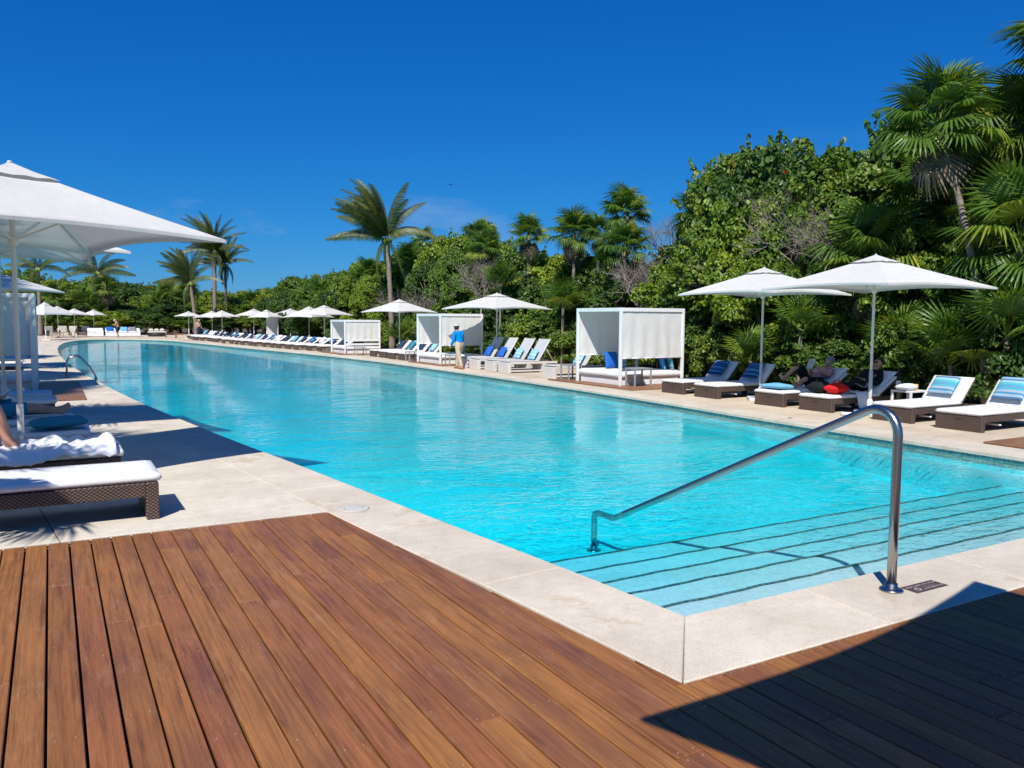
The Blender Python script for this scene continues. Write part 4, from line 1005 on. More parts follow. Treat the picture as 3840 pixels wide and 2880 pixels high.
# floor plate beside the handrail: brown border, printed marks too worn to read
sg = MB().box(-.17, .17, -.063, .063, .0005, .0035).build('floor_plate', MT['sign_brown']); sg.location = (5.115, 3.275, 0); tag(sg, 'small brown floor plate with worn pale print beside the handrail foot', 'floor plate')
pm = MB(); rs = random.Random(5)
for row, (y0, h_, x0, x1) in enumerate([(.028, .018, -.145, .145), (-.002, .006, -.02, .10), (-.034, .020, -.045, .145)]):
    x = x0
    while x < x1:
        w_ = rs.uniform(.006, .014)
        for s in range(rs.choice((2, 3))):
            xa = x + rs.uniform(0, .004); ya = y0 + rs.uniform(-.3, .3) * h_
            pm.box(xa, xa + rs.uniform(.003, w_), ya, ya + h_ * rs.uniform(.25, .6), .0036, .0042)
        x += w_ + rs.uniform(.003, .007)
for q in range(9): 
    a = q * .7; pm.box(-.10 + .02 * math.cos(a), -.088 + .02 * math.cos(a), -.02 + .02 * math.sin(a), -.012 + .02 * math.sin(a), .0036, .0042)
pm.build('print', MT['sign_mark'], sg)

# things lying on the pair's lounger, and on the paving
def bag(name, mname, loc, sx, sy, sz, label, cat, seed):
    mb = MB(); mb.pad(-sx / 2, sx / 2, -sy / 2, sy / 2, 0, sz, 12, 10, .5, .14, seed)
    o = mb.build(name, MT[mname]); o.location = loc
    MB().tube([(-sx * .25, 0, sz * .85), (-sx * .2, 0, sz * 1.12), (sx * .2, 0, sz * 1.15), (sx * .25, 0, sz * .85)], .012, 6).build('strap', MT[mname], o)
    return tag(o, label, cat)
bag('bag', 'black', (13.62, 11.17, CZR - .01), .46, .40, .26, 'black bag slumped on the foot of a dark lounger', 'bag', 11)
bag('bag', 'red', (13.68, 10.82, CZR - .01), .40, .34, .25, 'bright red bag on the lounger beside the black bag', 'bag', 12)
def hang(x, y):
    z = CZR + .01; d = 10.60 - y
    if d > 0: z -= min(.29, d * 4)
    return z
drape('towel', 14.0, 14.35, 10.50, 11.0, hang, MT['towel'], 'pale towel hanging over the side of the lounger with the red bag', 'towel', 10, 14, 4, .02)
sh = MB()
for s in (0, 1): sh.pad(s * .14, s * .14 + .10, 0, .27, 0, .05, 5, 6, .4, .04, s)
so_ = sh.build('sandals', MT['towel']); so_.location = (13.3, 10.05, 0); so_.rotation_euler.z = .7; tag(so_, 'pair of white sandals on the paving before the loungers', 'sandals')
lf = MB().pad(-.05, .05, -.03, .03, 0, .012, 4, 4, .3, .02, 2).build('fallen_leaf', MT['table_wood']); lf.location = tuple(gp(2962, 1568)); tag(lf, 'single red-brown fallen leaf on the pale poolside paving', 'leaf')

# ------------------------------------------------------------------ vegetation
rng = np.random.default_rng(11)
def leaf_cloud(centers, radii, per, size, flat=0.5, seed=0, shell=0.55):
    """leaves (folded kites) on the shells of many small clumps"""
    g = np.random.default_rng(seed); C_ = []; Nn = []
    for c, r in zip(centers, radii):
        k = max(6, int(per * (r / np.mean(radii)) ** 2)); d = g.normal(size=(k, 3)); d /= np.linalg.norm(d, axis=1)[:, None]
        d[:, 2] = np.where(d[:, 2] < -0.35, -d[:, 2], d[:, 2])
        rad = r * (shell + (1 - shell) * g.random(k) ** 0.5)
        C_.append(np.asarray(c) + d * rad[:, None] * np.array([1, 1, .85])); Nn.append(d)
    P = np.concatenate(C_); D = np.concatenate(Nn); k = len(P)
    nrm = D * 0.75 + g.normal(size=(k, 3)) * 0.55 + np.array([0, 0, flat]); nrm /= np.linalg.norm(nrm, axis=1)[:, None]
    t = np.cross(nrm, g.normal(size=(k, 3))); t /= np.linalg.norm(t, axis=1)[:, None]; b = np.cross(nrm, t)
    L = size * g.uniform(.65, 1.3, k)[:, None]; W = L * g.uniform(.32, .48, k)[:, None]
    fold = nrm * L * g.uniform(-.05, .16, k)[:, None]
    V = np.stack([P - t * L * .5, P - t * L * .1 + b * W + fold, P + t * L * .28 + b * W * .8 + fold, P + t * L * .55, P + t * L * .28 - b * W * .8 + fold, P - t * L * .1 - b * W + fold], 1).reshape(-1, 3)
    i = np.arange(k)[:, None] * 6
    Q = np.concatenate([i + np.array([[0, 5, 4, 3]]), i + np.array([[0, 3, 2, 1]])])
    return V, Q
def crown_mesh(name, m, rx, rz, nblob, br, per, size, seed, zc=None, top=0.9):
    g = np.random.default_rng(seed); cs = []; rs = []
    for _ in range(nblob):
        d = g.normal(size=3); d /= np.linalg.norm(d); d[2] = abs(d[2]) * (1.0 if g.random() < .72 else -0.8)
        s = g.uniform(.45, 1.0) ** .6
        cs.append([d[0] * rx * s, d[1] * rx * s, d[2] * rz * s]); rs.append(br * g.uniform(.6, 1.35))
    V, Q = leaf_cloud(cs, rs, per, size, seed=seed)
    c2 = []; r2 = []
    for _ in range(int(nblob * .8)):          # loose sprigs that break the outline
        d = g.normal(size=3); d /= np.linalg.norm(d); d[2] = abs(d[2]) if g.random() < .8 else d[2]; s = g.uniform(.98, 1.34)
        for q in range(3):
            t_ = s - .09 * q; c2.append([d[0] * rx * t_, d[1] * rx * t_, d[2] * rz * t_]); r2.append(br * (.22 + .08 * q))
    V2, Q2 = leaf_cloud(c2, r2, max(7, per // 22), size * 1.05, seed=seed + 5000, shell=.2)
    return numpy_mesh(name, np.concatenate([V, V2]), np.concatenate([Q, Q2 + len(V)]), m), cs
def trunk_mesh(h, r, cs, m, seed, lean=0.3, nl=9):
    g = random.Random(seed); mb = MB(); p = Vector((0, 0, -.05)); pts = [p]
    for i in range(6):
        p = p + Vector((g.uniform(-lean, lean) * h / 6, g.uniform(-lean, lean) * h / 6, h / 6)); pts.append(p.copy())
    mb.tube(pts, [r * (1 - .55 * i / 6) for i in range(7)], 8)
    for j in range(nl):
        a = pts[g.randint(2, 6)]; c = Vector(cs[g.randrange(len(cs))]) * .85 + Vector((0, 0, h))
        mid = a.lerp(c, .5) + Vector((g.uniform(-.25, .25), g.uniform(-.25, .25), g.uniform(.0, .3)))
        mb.tube([a, a.lerp(mid, .5) + Vector((g.uniform(-.1, .1), g.uniform(-.1, .1), 0)), mid, c], [r * .42, r * .33, r * .24, r * .08], 6)
    return mb.mesh('trunk', m)
TREES = []
for i in range(6):   # broad-leaved trees, crown radius about 2, trunk 2.2 high
    mk = ['leaf', 'leaf_lime', 'leaf', 'leaf_dark', 'leaf', 'leaf_lime'][i]
    cm, cs = crown_mesh('crown', MT[mk], 1.75, 1.5, 76, .40, 290, .100, 100 + i)
    TREES.append((cm, trunk_mesh(2.2, .13, cs, MT['bark'], i), 2.2, 3.4 + .3, ['mid-green', 'lime-green', 'mid-green', 'dark green', 'mid-green', 'lime-green'][i]))
BUSH = []
for i in range(6):   # shrubs, radius about 1, rooted at the ground
    mk = ['leaf_dark', 'leaf', 'leaf_lime', 'leaf', 'leaf_dark', 'leaf_lime'][i]
    cm, cs = crown_mesh('crown', MT[mk], .92, .85, 34, .30, 200, .085, 200 + i)
    BUSH.append((cm, trunk_mesh(.75, .05, cs, MT['bark_dark'], 20 + i, .35, 6), .75, 1.8, ['dark green', 'mid-green', 'lime-green', 'mid-green', 'dark green', 'lime-green'][i]))
def plant(src, x, y, top, wid, label, group, name='broadleaf_tree', cat='tree'):
    cm, tm, th, full, col = src; s = top / full
    t = thing(name, label, cat, (x, y, -.06), random.uniform(0, 6.28), group, (wid, wid, s))
    obj('trunk', tm, t); c = obj('crown', cm, t, (0, 0, th)); c['kind'] = 'stuff'
    return t
# fan palms -------------------------------------------------
def fan_frond(seed, m, segs=26, L=.62, pet=.75, droop=.25, spread=300):
    g = random.Random(seed); mb = MB()
    mb.tube([(0, 0, 0), (pet * .5, 0, .03), (pet, 0, 0)], [.016, .011, .008], 4, False)
    c = Vector((pet, 0, 0))
    for i in range(segs):
        a = R_(-spread / 2 + spread * i / (segs - 1)) + g.uniform(-.03, .03); l = L * (1 - .28 * (abs(a) / R_(spread / 2)) ** 2) * g.uniform(.88, 1.08)
        d = Vector((math.cos(a), math.sin(a), 0)); n_ = Vector((-d.y, d.x, 0)); w_ = .021 * L / .62
        z1 = .05 * (1 - math.cos(a)) ; dr = droop * g.uniform(.6, 1.3)
        p0 = c; p1 = c + d * l * .5 + Vector((0, 0, .06)); p2 = c + d * l * .78 + Vector((0, 0, .02 - dr * .25)); p3 = c + d * l + Vector((0, 0, -dr * .55))
        k = len(mb.v)
        mb.v += [tuple(p0 - n_ * .006), tuple(p0 + n_ * .006), tuple(p1 - n_ * w_), tuple(p1 + n_ * w_), tuple(p1 + Vector((0, 0, -.018))), tuple(p2 - n_ * w_ * .7), tuple(p2 + n_ * w_ * .7), tuple(p3)]
        mb.f += [(k, k + 2, k + 4), (k, k + 4, k + 1), (k + 1, k + 4, k + 3), (k + 2, k + 5, k + 4), (k + 4, k + 5, k + 6), (k + 4, k + 6, k + 3), (k + 5, k + 7, k + 6)]; mb.sm += [False] * 7
    return mb.mesh('frond', m)
FANS = [fan_frond(i, MT['frond'], 36, .70, .75, .26 + .12 * i) for i in range(4)]
FANS_Y = [fan_frond(10 + i, MT['frond'], 30, .58, .5, .15) for i in range(2)]
DEADF = [fan_frond(20 + i, MT['dead'], 24, .62, .5, .7, 220) for i in range(3)]
def palm_trunk(h, r, bend, seed, m=None, rings=True):
    g = random.Random(seed); pts = []; rs = []; n = 16
    for i in range(n + 1):
        f = i / n; pts.append((bend[0] * f ** 1.6, bend[1] * f ** 1.6, -.05 + (h + .05) * f)); rs.append(r * (1.25 - .45 * min(1, f * 3) * .6 - .2 * f) * (1 + (.06 if i % 2 else -.04)))
    return MB().tube(pts, rs, 8).mesh('trunk', m or MT['bark']), Vector(pts[-1])
def fan_palm(x, y, h, label, group=None, n=26, dead=9, bend=(0, 0), scale=1.0, r=.085, seed=0, young=False, flower=False):
    """h = height of the crown's heart"""
    g = random.Random(seed * 17 + 3)
    t = thing('fan_palm', label, 'palm', (x, y, -.06), 0, group)
    top = Vector((0, 0, max(.1, h)))
    if h > .3:
        tm, top = palm_trunk(h, r, bend, seed); obj('trunk', tm, t)
    lib = FANS_Y if young else FANS
    for i in range(n):
        f = (i + .5) / n; el = 82 - 112 * f ** .9 if not young else 80 - 60 * f
        phi = i * 2.39996 + g.uniform(-.3, .3)
        s = scale * g.uniform(.85, 1.15)
        obj('frond', g.choice(lib), t, top + Vector((0, 0, .05 - .12 * f)) * scale, (g.uniform(-.35, .35), -R_(el + g.uniform(-8, 8)), phi), (s, s, s))
    for i in range(dead):
        s = scale * g.uniform(.9, 1.2)
        obj('dead_frond', g.choice(DEADF), t, top - Vector((0, 0, .12 + .25 * g.random())) * scale, (g.uniform(-.4, .4), R_(g.uniform(50, 82)), i * 2.4 + g.random()), (s, s, s))
    if flower:
        mb = MB(); g2 = random.Random(seed)
        for q in range(3):
            a = g2.uniform(0, 6.28); d = Vector((math.cos(a) * .55, math.sin(a) * .55, -.55)); b0 = Vector((0, 0, 0))
            for k in range(46):
                f = g2.uniform(.25, 1); c = d * f + Vector((g2.gauss(0, .05), g2.gauss(0, .05), g2.gauss(0, .05)))
                mb.add([(c.x - .018, c.y, c.z), (c.x + .018, c.y, c.z), (c.x, c.y + .018, c.z + .012), (c.x, c.y, c.z - .03)], [(0, 1, 2), (0, 3, 1), (1, 3, 2), (2, 3, 0)])
        o = mb.build('flower_spray', MT['leaf_yellow'], t); o.location = top; o['kind'] = 'stuff'
    return t
MT['leaf_yellow'] = mk_leaf('yellow_flower', [(0.0, (.30, .24, .02)), (1.0, (.55, .42, .04))], .1)
# coconut palms ---------------------------------------------
def coco_frond(seed, L=2.6, droop=.5, wind=.5):
    g = random.Random(seed); mb = MB(); n = 36; pts = []
    for i in range(n + 1):
        f = i / n; pts.append(Vector((L * (f - .08 * f * f), 0, .30 * L * f * (1 - f) * .6 - droop * L * .34 * f ** 2.4)))
    mb.tube(pts[::3], [.03 * (1 - .85 * i / 12) for i in range(13)], 4, False)
    for i in range(3, n + 1):
        f = i / n; l = .48 * math.sin(math.pi * min(1, .14 + .84 * f)) ** .6 + .06
        tv = (pts[i] - pts[i - 1]).normalized()
        for s in (-1, 1):
            for q in (0, .33, .66):
                p = pts[i - 1].lerp(pts[i], q)
                d = (tv * .55 + Vector((0, s * (.75 - .35 * wind), 0)) + Vector((0, 0, -1.0 - .3 * f + g.uniform(-.3, .3)))).normalized(); d2 = (d + Vector((0, -.35 * wind, -.9))).normalized()
                w_ = .012; nn = tv * w_
                a, b, c = p, p + d * l * .5, p + d * l * .5 + d2 * l * .5; k = len(mb.v)
                mb.v += [tuple(a - nn * .5), tuple(a + nn * .5), tuple(b + nn), tuple(b - nn), tuple(c)]; mb.f += [(k, k + 1, k + 2, k + 3), (k + 3, k + 2, k + 4)]; mb.sm += [False] * 2
    return mb.mesh('frond', MT['coco'])
COCO = [coco_frond(i, 2.7, .5 + .35 * i, .7) for i in range(4)]
def coconut_palm(x, y, h, scale, label, seed, bend=(0, 0), fr=None, r=.16):
    g = random.Random(seed); t = thing('coconut_palm', label, 'palm', (x, y, -.06))
    tm, top = palm_trunk(h, r, bend, seed); obj('trunk', tm, t)
    for phi, el, s in fr:
        obj('frond', COCO[g.randrange(4)], t, top, (g.uniform(-.5, .5), -R_(el), R_(phi)), (s * scale,) * 3)
    for i in range(5): obj('frond', COCO[3], t, top - Vector((0, 0, .1)), (g.uniform(-.4, .4), R_(g.uniform(35, 70)), g.uniform(0, 6.28)), (scale * .65,) * 3)
    mb = MB()
    for i in range(5):
        a = i * 1.3; mb.lathe([(0, -.12), (.09, -.06), (.11, .02), (.06, .11), (0, .13)], 8, Matrix.Translation((.16 * math.cos(a), .16 * math.sin(a), -.18 - .05 * (i % 2))))
    o = mb.build('coconuts', MT['leaf_lime'], t); o.location = top; o.scale = (scale,) * 3
    return t
LFT = 150   # heading (from +X, anticlockwise) that points to the left of the view: the wind's heading
def windfr(seed, n=16, big=1.0):
    g = random.Random(seed); out = []
    for i in range(n):
        phi = LFT + g.gauss(0, 55); el = 86 - 60 * g.random() ** 1.5; out.append((phi, el, big * g.uniform(.8, 1.1)))
    out += [(LFT + 5, 8, 1.05 * big), (LFT - 25, 22, big), (LFT + 178, 25, .9 * big), (LFT + 200, 60, .9 * big), (LFT + 160, 78, big)]
    return out
def at_row(px, X): return at_x(px, 1200, X)
def hz(px, py, p):            # height of the point seen at (px, py) above the spot p
    d = ray(px, py); return CAM_H + d[2] / math.hypot(d[0], d[1]) * math.hypot(p.x, p.y)
def coco_at(px, py_heart, X=None, Y=None, **kw):
    p = at_x(px, 1200, X) if X else at_y(px, 1200, Y); return p, hz(px, py_heart, p)
p, h = coco_at(1470, 880, X=17.3); coconut_palm(p.x, p.y, h, 1.32, 'tall windswept coconut palm standing above the mid shrubs', 1, (-.1, .5), windfr(4, 34))
p, h = coco_at(805, 935, Y=92); coconut_palm(p.x, p.y, h, 1.5, 'windswept coconut palm with the thicker pale trunk at the far end', 2, (.2, .2), windfr(5, 30), .24)
p, h = coco_at(850, 985, Y=95); coconut_palm(p.x, p.y, h, 1.3, 'slender windswept coconut palm with orange fruit stalks at the far end', 3, (0, .2), windfr(6, 26))
p, h = coco_at(735, 1055, Y=89); coconut_palm(p.x, p.y, h, 1.45, 'short leaning coconut palm with drooping fronds at the far end', 4, (-.5, .1), windfr(7, 24), .2)
p, h = coco_at(352, 1015, Y=93); coconut_palm(p.x, p.y, h, 1.45, 'lone coconut palm with outspread fronds above the far parasols', 5, (.5, .3), [(LFT + 0, 10, 1), (LFT + 180, 5, 1.05), (LFT + 175, 25, .9), (LFT + 20, 35, 1), (LFT - 30, 50, 1), (LFT + 150, 60, .9), (LFT + 90, 70, 1), (LFT + 250, 40, 1), (LFT + 60, 15, 1), (LFT + 300, 20, 1)], .2)
p, h = coco_at(150, 1000, Y=88); coconut_palm(p.x, p.y, h, 1.25, 'coconut palm with a yellow heart beside the near parasol pole', 6, (.0, .3), [(LFT + 0, 15, 1), (LFT + 180, 8, 1.05), (LFT + 165, 30, .9), (LFT + 20, 40, 1), (LFT - 30, 50, 1), (LFT + 150, 65, .9), (LFT + 90, 70, 1), (LFT + 250, 40, 1)], .18)

def interp(tab, x):
    xs = [a for a, _ in tab]; ys = [b for _, b in tab]; return float(np.interp(x, xs, ys))
K = 3840 / 2212
SKY_R = [(560, 628), (640, 602), (700, 584), (760, 572), (830, 575), (870, 540), (940, 508), (1000, 496), (1050, 490), (1100, 515), (1160, 545), (1240, 545), (1320, 550), (1400, 555), (1440, 548), (1490, 530), (1525, 445), (1560, 355), (1620, 312), (1700, 320), (1750, 340), (1790, 366), (1850, 345), (1900, 285), (1980, 262), (2100, 235), (2330, 200)]
SKY_F = [(-200, 560), (0, 575), (60, 590), (100, 608), (300, 616), (400, 628), (520, 632), (600, 632), (660, 605)]
GR = {'tree': 'broad-leaved trees behind the right terrace', 'bush': 'shrubs along the right terrace', 'far': 'trees closing the far end of the pool'}
rv = random.Random(21)
def nth(k): return f"{k}{'th' if 10 < k % 100 < 14 else {1: 'st', 2: 'nd', 3: 'rd'}.get(k % 10, 'th')}"
CNT = {}
def count(key): CNT[key] = CNT.get(key, 0) + 1; return nth(CNT[key])
def lab(col, kind, where): return f'{col} {kind} {where}'
def zone(px):
    d = px / K
    return 'behind the farthest lounger rows' if d < 700 else 'behind the slatted cabana' if d < 860 else 'behind the blue-shirted person' if d < 1180 else 'behind the largest cabana' if d < 1490 else 'behind the parasols on the right terrace'
def n_at(px, X): return at_row(px, X)
# back row follows the skyline, middle row below it, shrubs in front
px = 1000
while px < 4100:
    X = rv.uniform(20.6, 23.0); p = at_row(px, X); dist = math.hypot(p.x, p.y)
    hh = hz(px, interp(SKY_R, px / K) * K + rv.uniform(0, 26), p); src = TREES[rv.randrange(6)]
    wd = rv.uniform(.85, 1.2) * max(.8, min(1.25, hh / 5)); plant(src, p.x, p.y, max(2.4, hh), wd, f'{src[4]} broad-leaved tree, {count("b")} of the back row counted from the far end', 'back row of trees')
    px += 2.5 * wd * FPX / dist * rv.uniform(.62, .85)
px = 1010
while px < 4000:
    X = rv.uniform(18.2, 19.6); p = at_row(px, X); dist = math.hypot(p.x, p.y)
    hh = hz(px, interp(SKY_R, px / K) * K, p); hh = 1.2 + (hh - 1.2) * rv.uniform(.52, .86); src = TREES[rv.randrange(6)]
    wd = rv.uniform(.6, .95); plant(src, p.x, p.y, max(2.0, hh), wd, f'{src[4]} tree of middle height, {count("m")} of its row counted from the far end', 'middle row of trees')
    px += 2.6 * wd * FPX / dist * rv.uniform(.7, .95)
for row, (xa, xb, ta, tb_, ha, hb) in enumerate([(16.9, 17.6, .7, .95, 1.2, 2.3), (17.7, 18.6, .8, 1.2, 1.8, 3.0), (24.0, 26.0, 1.4, 2.0, 3.0, 4.5)]):
    px = 1020
    while px < 4000:
        X = rv.uniform(xa, xb); p = at_row(px, X)
        if p.y > 62: X -= 1.5; p = at_row(px, X)
        dist = math.hypot(p.x, p.y); src = BUSH[rv.randrange(6)]; wd = rv.uniform(ta, tb_)
        rn = ['low front', 'fuller second-row', 'deep background'][row]
        plant(src, p.x, p.y, rv.uniform(ha, hb), wd, f'{src[4]} {rn} shrub, {count(rn)} of its row counted from the far end', rn + ' shrubs', 'shrub', 'shrub')
        px += 1.75 * wd * FPX / dist * rv.uniform(.7, 1.0)
# far end
for row, (ya, yb, f0, f1, wds) in enumerate([(101, 108, .95, 1.05, 1.5), (94, 98, .6, .85, 1.3), (90.5, 93, .3, .5, 1.0)]):
    px = -160
    while px < 1150:
        Y = rv.uniform(ya, yb); p = at_y(px, 1200, Y)
        hh = hz(px, interp(SKY_F, px / K) * K, p) * rv.uniform(f0, f1); src = TREES[rv.randrange(6)]; wd = wds * rv.uniform(.85, 1.2)
        rn = ['tall rear', 'middle', 'low front'][row]; side = 'left of the far sofa' if px < 420 else 'between the sofa and the far parasols' if px < 760 else 'past the pool bend'
        plant(src, p.x, p.y, max(1.5, hh), wd, f'{src[4]} {rn} tree of the far wood, {count("f" + rn)} counted from the left terrace', 'far wood ' + rn)
        px += 2.6 * wd * FPX / Y * rv.uniform(.6, .85)
# fan palms seen one by one: heart pixel, row, size
FP = [ # px(d), py(d), X, n, dead, scale, label
 (1140, 505, 19.6, 26, 10, .78, 'fan palm with a bare pale stem behind the second cabana', 1, True),
 (1238, 500, 20.0, 30, 18, .86, 'bushy fan palm with a grey dead skirt right of the pale-stemmed one', 1, False),
 (1352, 455, 20.2, 28, 10, .82, 'highest fan palm standing over the large cabana', 1, False),
 (1345, 535, 19.4, 28, 8, .9, 'fan palm directly below the highest one', 1, False),
 (1290, 500, 20.6, 22, 8, .66, 'small fan palm between the two tall bushy ones', 1, False),
 (795, 590, 19.5, 26, 16, .95, 'shaggy fan palm left of the tall coconut palm', 1, False),
 (915, 520, 21.5, 20, 4, .8, 'fan palm peeping over the trees right of the coconut palm', 1, False),
 (1515, 470, 20.8, 26, 10, 1.0, 'dark fan palm at the left flank of the red-spotted tree', 1, False),
 (2010, 268, 17.0, 30, 6, 1.0, 'tall fan palm with a curved stem and yellow flower sprays', 1, False),
 (2190, 275, 19.4, 28, 26, 1.15, 'fan palm with a heavy grey thatch beside the tall curved one', 1, False),
 (2285, 130, 18.4, 22, 6, 1.1, 'fan palm reaching in above the thatch', 1, False),
 (1690, 560, 18.8, 22, 6, .9, 'mid-height fan palm among shrubs behind the first parasols', 1, False),
 (1880, 560, 17.6, 26, 4, 1.15, 'spreading fan palm right behind the parasol over the two people', 1, False),
 (2195, 520, 17.6, 28, 8, 1.2, 'big glossy fan palm at the end of the terrace', 1, False),
 (1990, 420, 19.4, 22, 10, 1.0, 'fan palm under the tall curved one', 1, False),
 (1500, 640, 17.8, 22, 10, .95, 'drooping fan palm beside the large cabana', 1, False),
 (1760, 500, 19.6, 22, 6, .85, 'fan palm half hidden in the grey twigs', 1, False)]
for i, (dx, dy, X, n_, dd, s, lb, _, fl_) in enumerate(FP):
    p = at_row(dx * K, X); h = hz(dx * K, dy * K, p); bend = (0, 0)
    if 'curved stem' in lb:
        b = at_row(2142 * K, X - .3); bend = (p.x - b.x, p.y - b.y); p = b
    fan_palm(p.x, p.y, h, lb, None, n_, dd, bend, s, .10 if 'thatch' in lb else .085, i + 1, flower=('flower' in lb))
for i, (dx, dy, X, s, n_, lb) in enumerate([(1215, 650, 16.9, 1.15, 14, 'bright young fan palm between the second cabana and the largest one'), (1625, 760, 16.2, .95, 12, 'low spiky young palm behind the dark loungers'), (1730, 690, 16.6, 1.0, 12, 'young fan palm behind the parasol pole'), (2060, 760, 16.6, 1.3, 16, 'broad young fan palm behind the aqua striped pillow'), (2180, 700, 16.8, 1.4, 16, 'broad young fan palm at the end of the lounger row'), (1950, 740, 16.9, 1.1, 12, 'young palm behind the white side table'), (866, 720, 16.4, 1.0, 14, 'lime young palm beside the second cabana'), (1080, 600, 17.4, 1.1, 14, 'young palm behind the parasol over the resin loungers'), (1470, 760, 16.6, .8, 10, 'small palm beside the largest cabana')]):
    p = at_row(dx * K, X); h = max(.25, hz(dx * K, dy * K, p) - .2); fan_palm(p.x, p.y, h, lb, None, n_, 0, (.05, .05), s, .06, 60 + i, young=True)
zl = {}
for i, dd_ in enumerate(sorted(rv.uniform(600, 1100) for _ in range(15))):        # more fan palms scattered through the belt
    X = rv.uniform(18.5, 21); p = at_row(dd_ * K, X); h = hz(dd_ * K, interp(SKY_R, dd_) * K + rv.uniform(20, 130), p)
    fan_palm(p.x, p.y, max(1.0, h), f'fan palm mixed into the trees, {nth(i + 1)} counted from the far end', 'mixed-in fan palms', 22, 8, (rv.uniform(-.3, .3), rv.uniform(-.3, .3)), .85, .08, 100 + i)
for i, dd_ in enumerate(sorted(rv.uniform(10, 600) for _ in range(11))):
    p = at_y(dd_ * K, 1200, rv.uniform(91, 97)); h = hz(dd_ * K, interp(SKY_F, dd_) * K + rv.uniform(5, 90), p)
    fan_palm(p.x, p.y, max(1.0, h), f'fan palm in the far wood, {nth(i + 1)} counted from the left terrace', 'far fan palms', 20, 8, (0, 0), 1.25, .12, 130 + i)
# red-spotted sea grape and its neighbours
def hero_tree(dx, dy, X, wid, src, label, spots=None):
    p = at_row(dx * K, X); h = hz(dx * K, dy * K, p); t = plant(src, p.x, p.y, h, wid, label, None)
    return t, p, h
cmH, csH = crown_mesh('crown', MT['leaf'], 2.1, 1.9, 104, .42, 300, .118, 300)
HERO = (cmH, trunk_mesh(3.0, .17, csH, MT['bark'], 71), 3.0, 5.1, 'mid-green')
cmD, csD = crown_mesh('crown', MT['leaf_dark'], 2.0, 1.7, 86, .40, 260, .14, 301)
HEROD = (cmD, trunk_mesh(3.0, .17, csD, MT['bark'], 72), 3.0, 4.9, 'dark green')
t, p, h = hero_tree(1640, 312, 19.4, .92, HEROD, 'tall round-leaved sea grape with a few red leaves, highest of the broad trees')
rl = MB(); g = random.Random(4)
for i in range(7):
    a = g.uniform(3.4, 5.6); c = Vector((1.9 * math.cos(a), 1.9 * math.sin(a), g.uniform(-.2, 1.2)))
    for q in range(4):
        d = Vector((g.uniform(-.1, .1), g.uniform(-.1, .1), g.uniform(-.08, .08))) + c
        rl.add([d + Vector((-.09, 0, 0)), d + Vector((0, -.06, .05)), d + Vector((.09, 0, 0)), d + Vector((0, .06, .05))], [(0, 1, 2, 3)])
o = rl.build('red_leaves', MT['red'], t); o.location = (0, 0, 3.0); o['kind'] = 'stuff'; t.rotation_euler.z = .4
hero_tree(1590, 470, 18.3, .9, HERO, 'dense mid-green tree in front of the tall sea grape')
hero_tree(1640, 560, 17.6, .8, TREES[1], 'lime-green leafy tree right behind the first two parasols')
hero_tree(1830, 360, 19.6, 1.0, HERO, 'loose mid-green tree right of the grey twigs')
hero_tree(1540, 700, 17.0, .7, BUSH[1], 'glossy shrub between the largest cabana and the dark loungers')
# bare grey twigs
def twigs(seed, R=1.3, n=150):
    g = random.Random(seed); mb = MB()
    def grow(p, d, l, r, k):
        q = p + d * l; mid = p + d * l * .5 + Vector((g.uniform(-.1, .1), g.uniform(-.1, .1), g.uniform(-.1, .1))) * l
        mb.tube([p, mid, q], [r, r * .8, r * .6], 3, False)
        if k:
            for _ in range(3):
                grow(q if g.random() < .6 else mid, (d + Vector((g.gauss(0, .6), g.gauss(0, .6), g.gauss(.1, .5)))).normalized(), l * g.uniform(.6, .9), r * .62, k - 1)
    for i in range(7):
        a = i * .9; grow(Vector((0, 0, 0)), Vector((math.cos(a) * .6, math.sin(a) * .6, 1)).normalized(), R * .5, .028, 4)
    return mb.mesh('branches', MT['twig'])
TW = [twigs(1), twigs(2)]
for i, (dx, dy, X, s, lb) in enumerate([(1735, 520, 18.0, 1.25, 'bare grey twiggy bush between the sea grape and the tall fan palms'), (1690, 470, 18.6, 1.1, 'bare grey branches against the sea grape'), (1445, 510, 21.0, 1.2, 'leafless pale bush on the skyline left of the sea grape'), (930, 660, 18.2, 1.3, 'dry grey thicket behind the second cabana'), (985, 640, 18.6, 1.4, 'dry grey branches under the trees behind the blue-shirted person'), (1380, 600, 18.4, 1.2, 'bare grey branches above the largest cabana'), (860, 650, 18.4, 1.2, 'dry twigs at the foot of the coconut palm'), (1040, 600, 17.7, 1.2, 'bare twiggy bush between the coconut palm and the pale-stemmed fan palm'), (1560, 590, 17.4, 1.0, 'leafless branches showing above the first parasol'), (1800, 520, 17.8, 1.2, 'grey twigs left of the tall curved palm stem')]):
    p = at_row(dx * K, X); h = hz(dx * K, dy * K, p)
    t = thing('dry_bush', lb, 'bush', (p.x, p.y, -.06), i * 1.1)
    MB().tube([(0, 0, 0), (.05, .03, h * .5), (0, 0, max(.4, h - .9 * s))], [.06, .05, .035], 6).build('trunk', MT['twig'], t)
    obj('branches', TW[i % 2], t, (0, 0, max(.35, h - .95 * s)), (0, 0, i), (s, s, s))
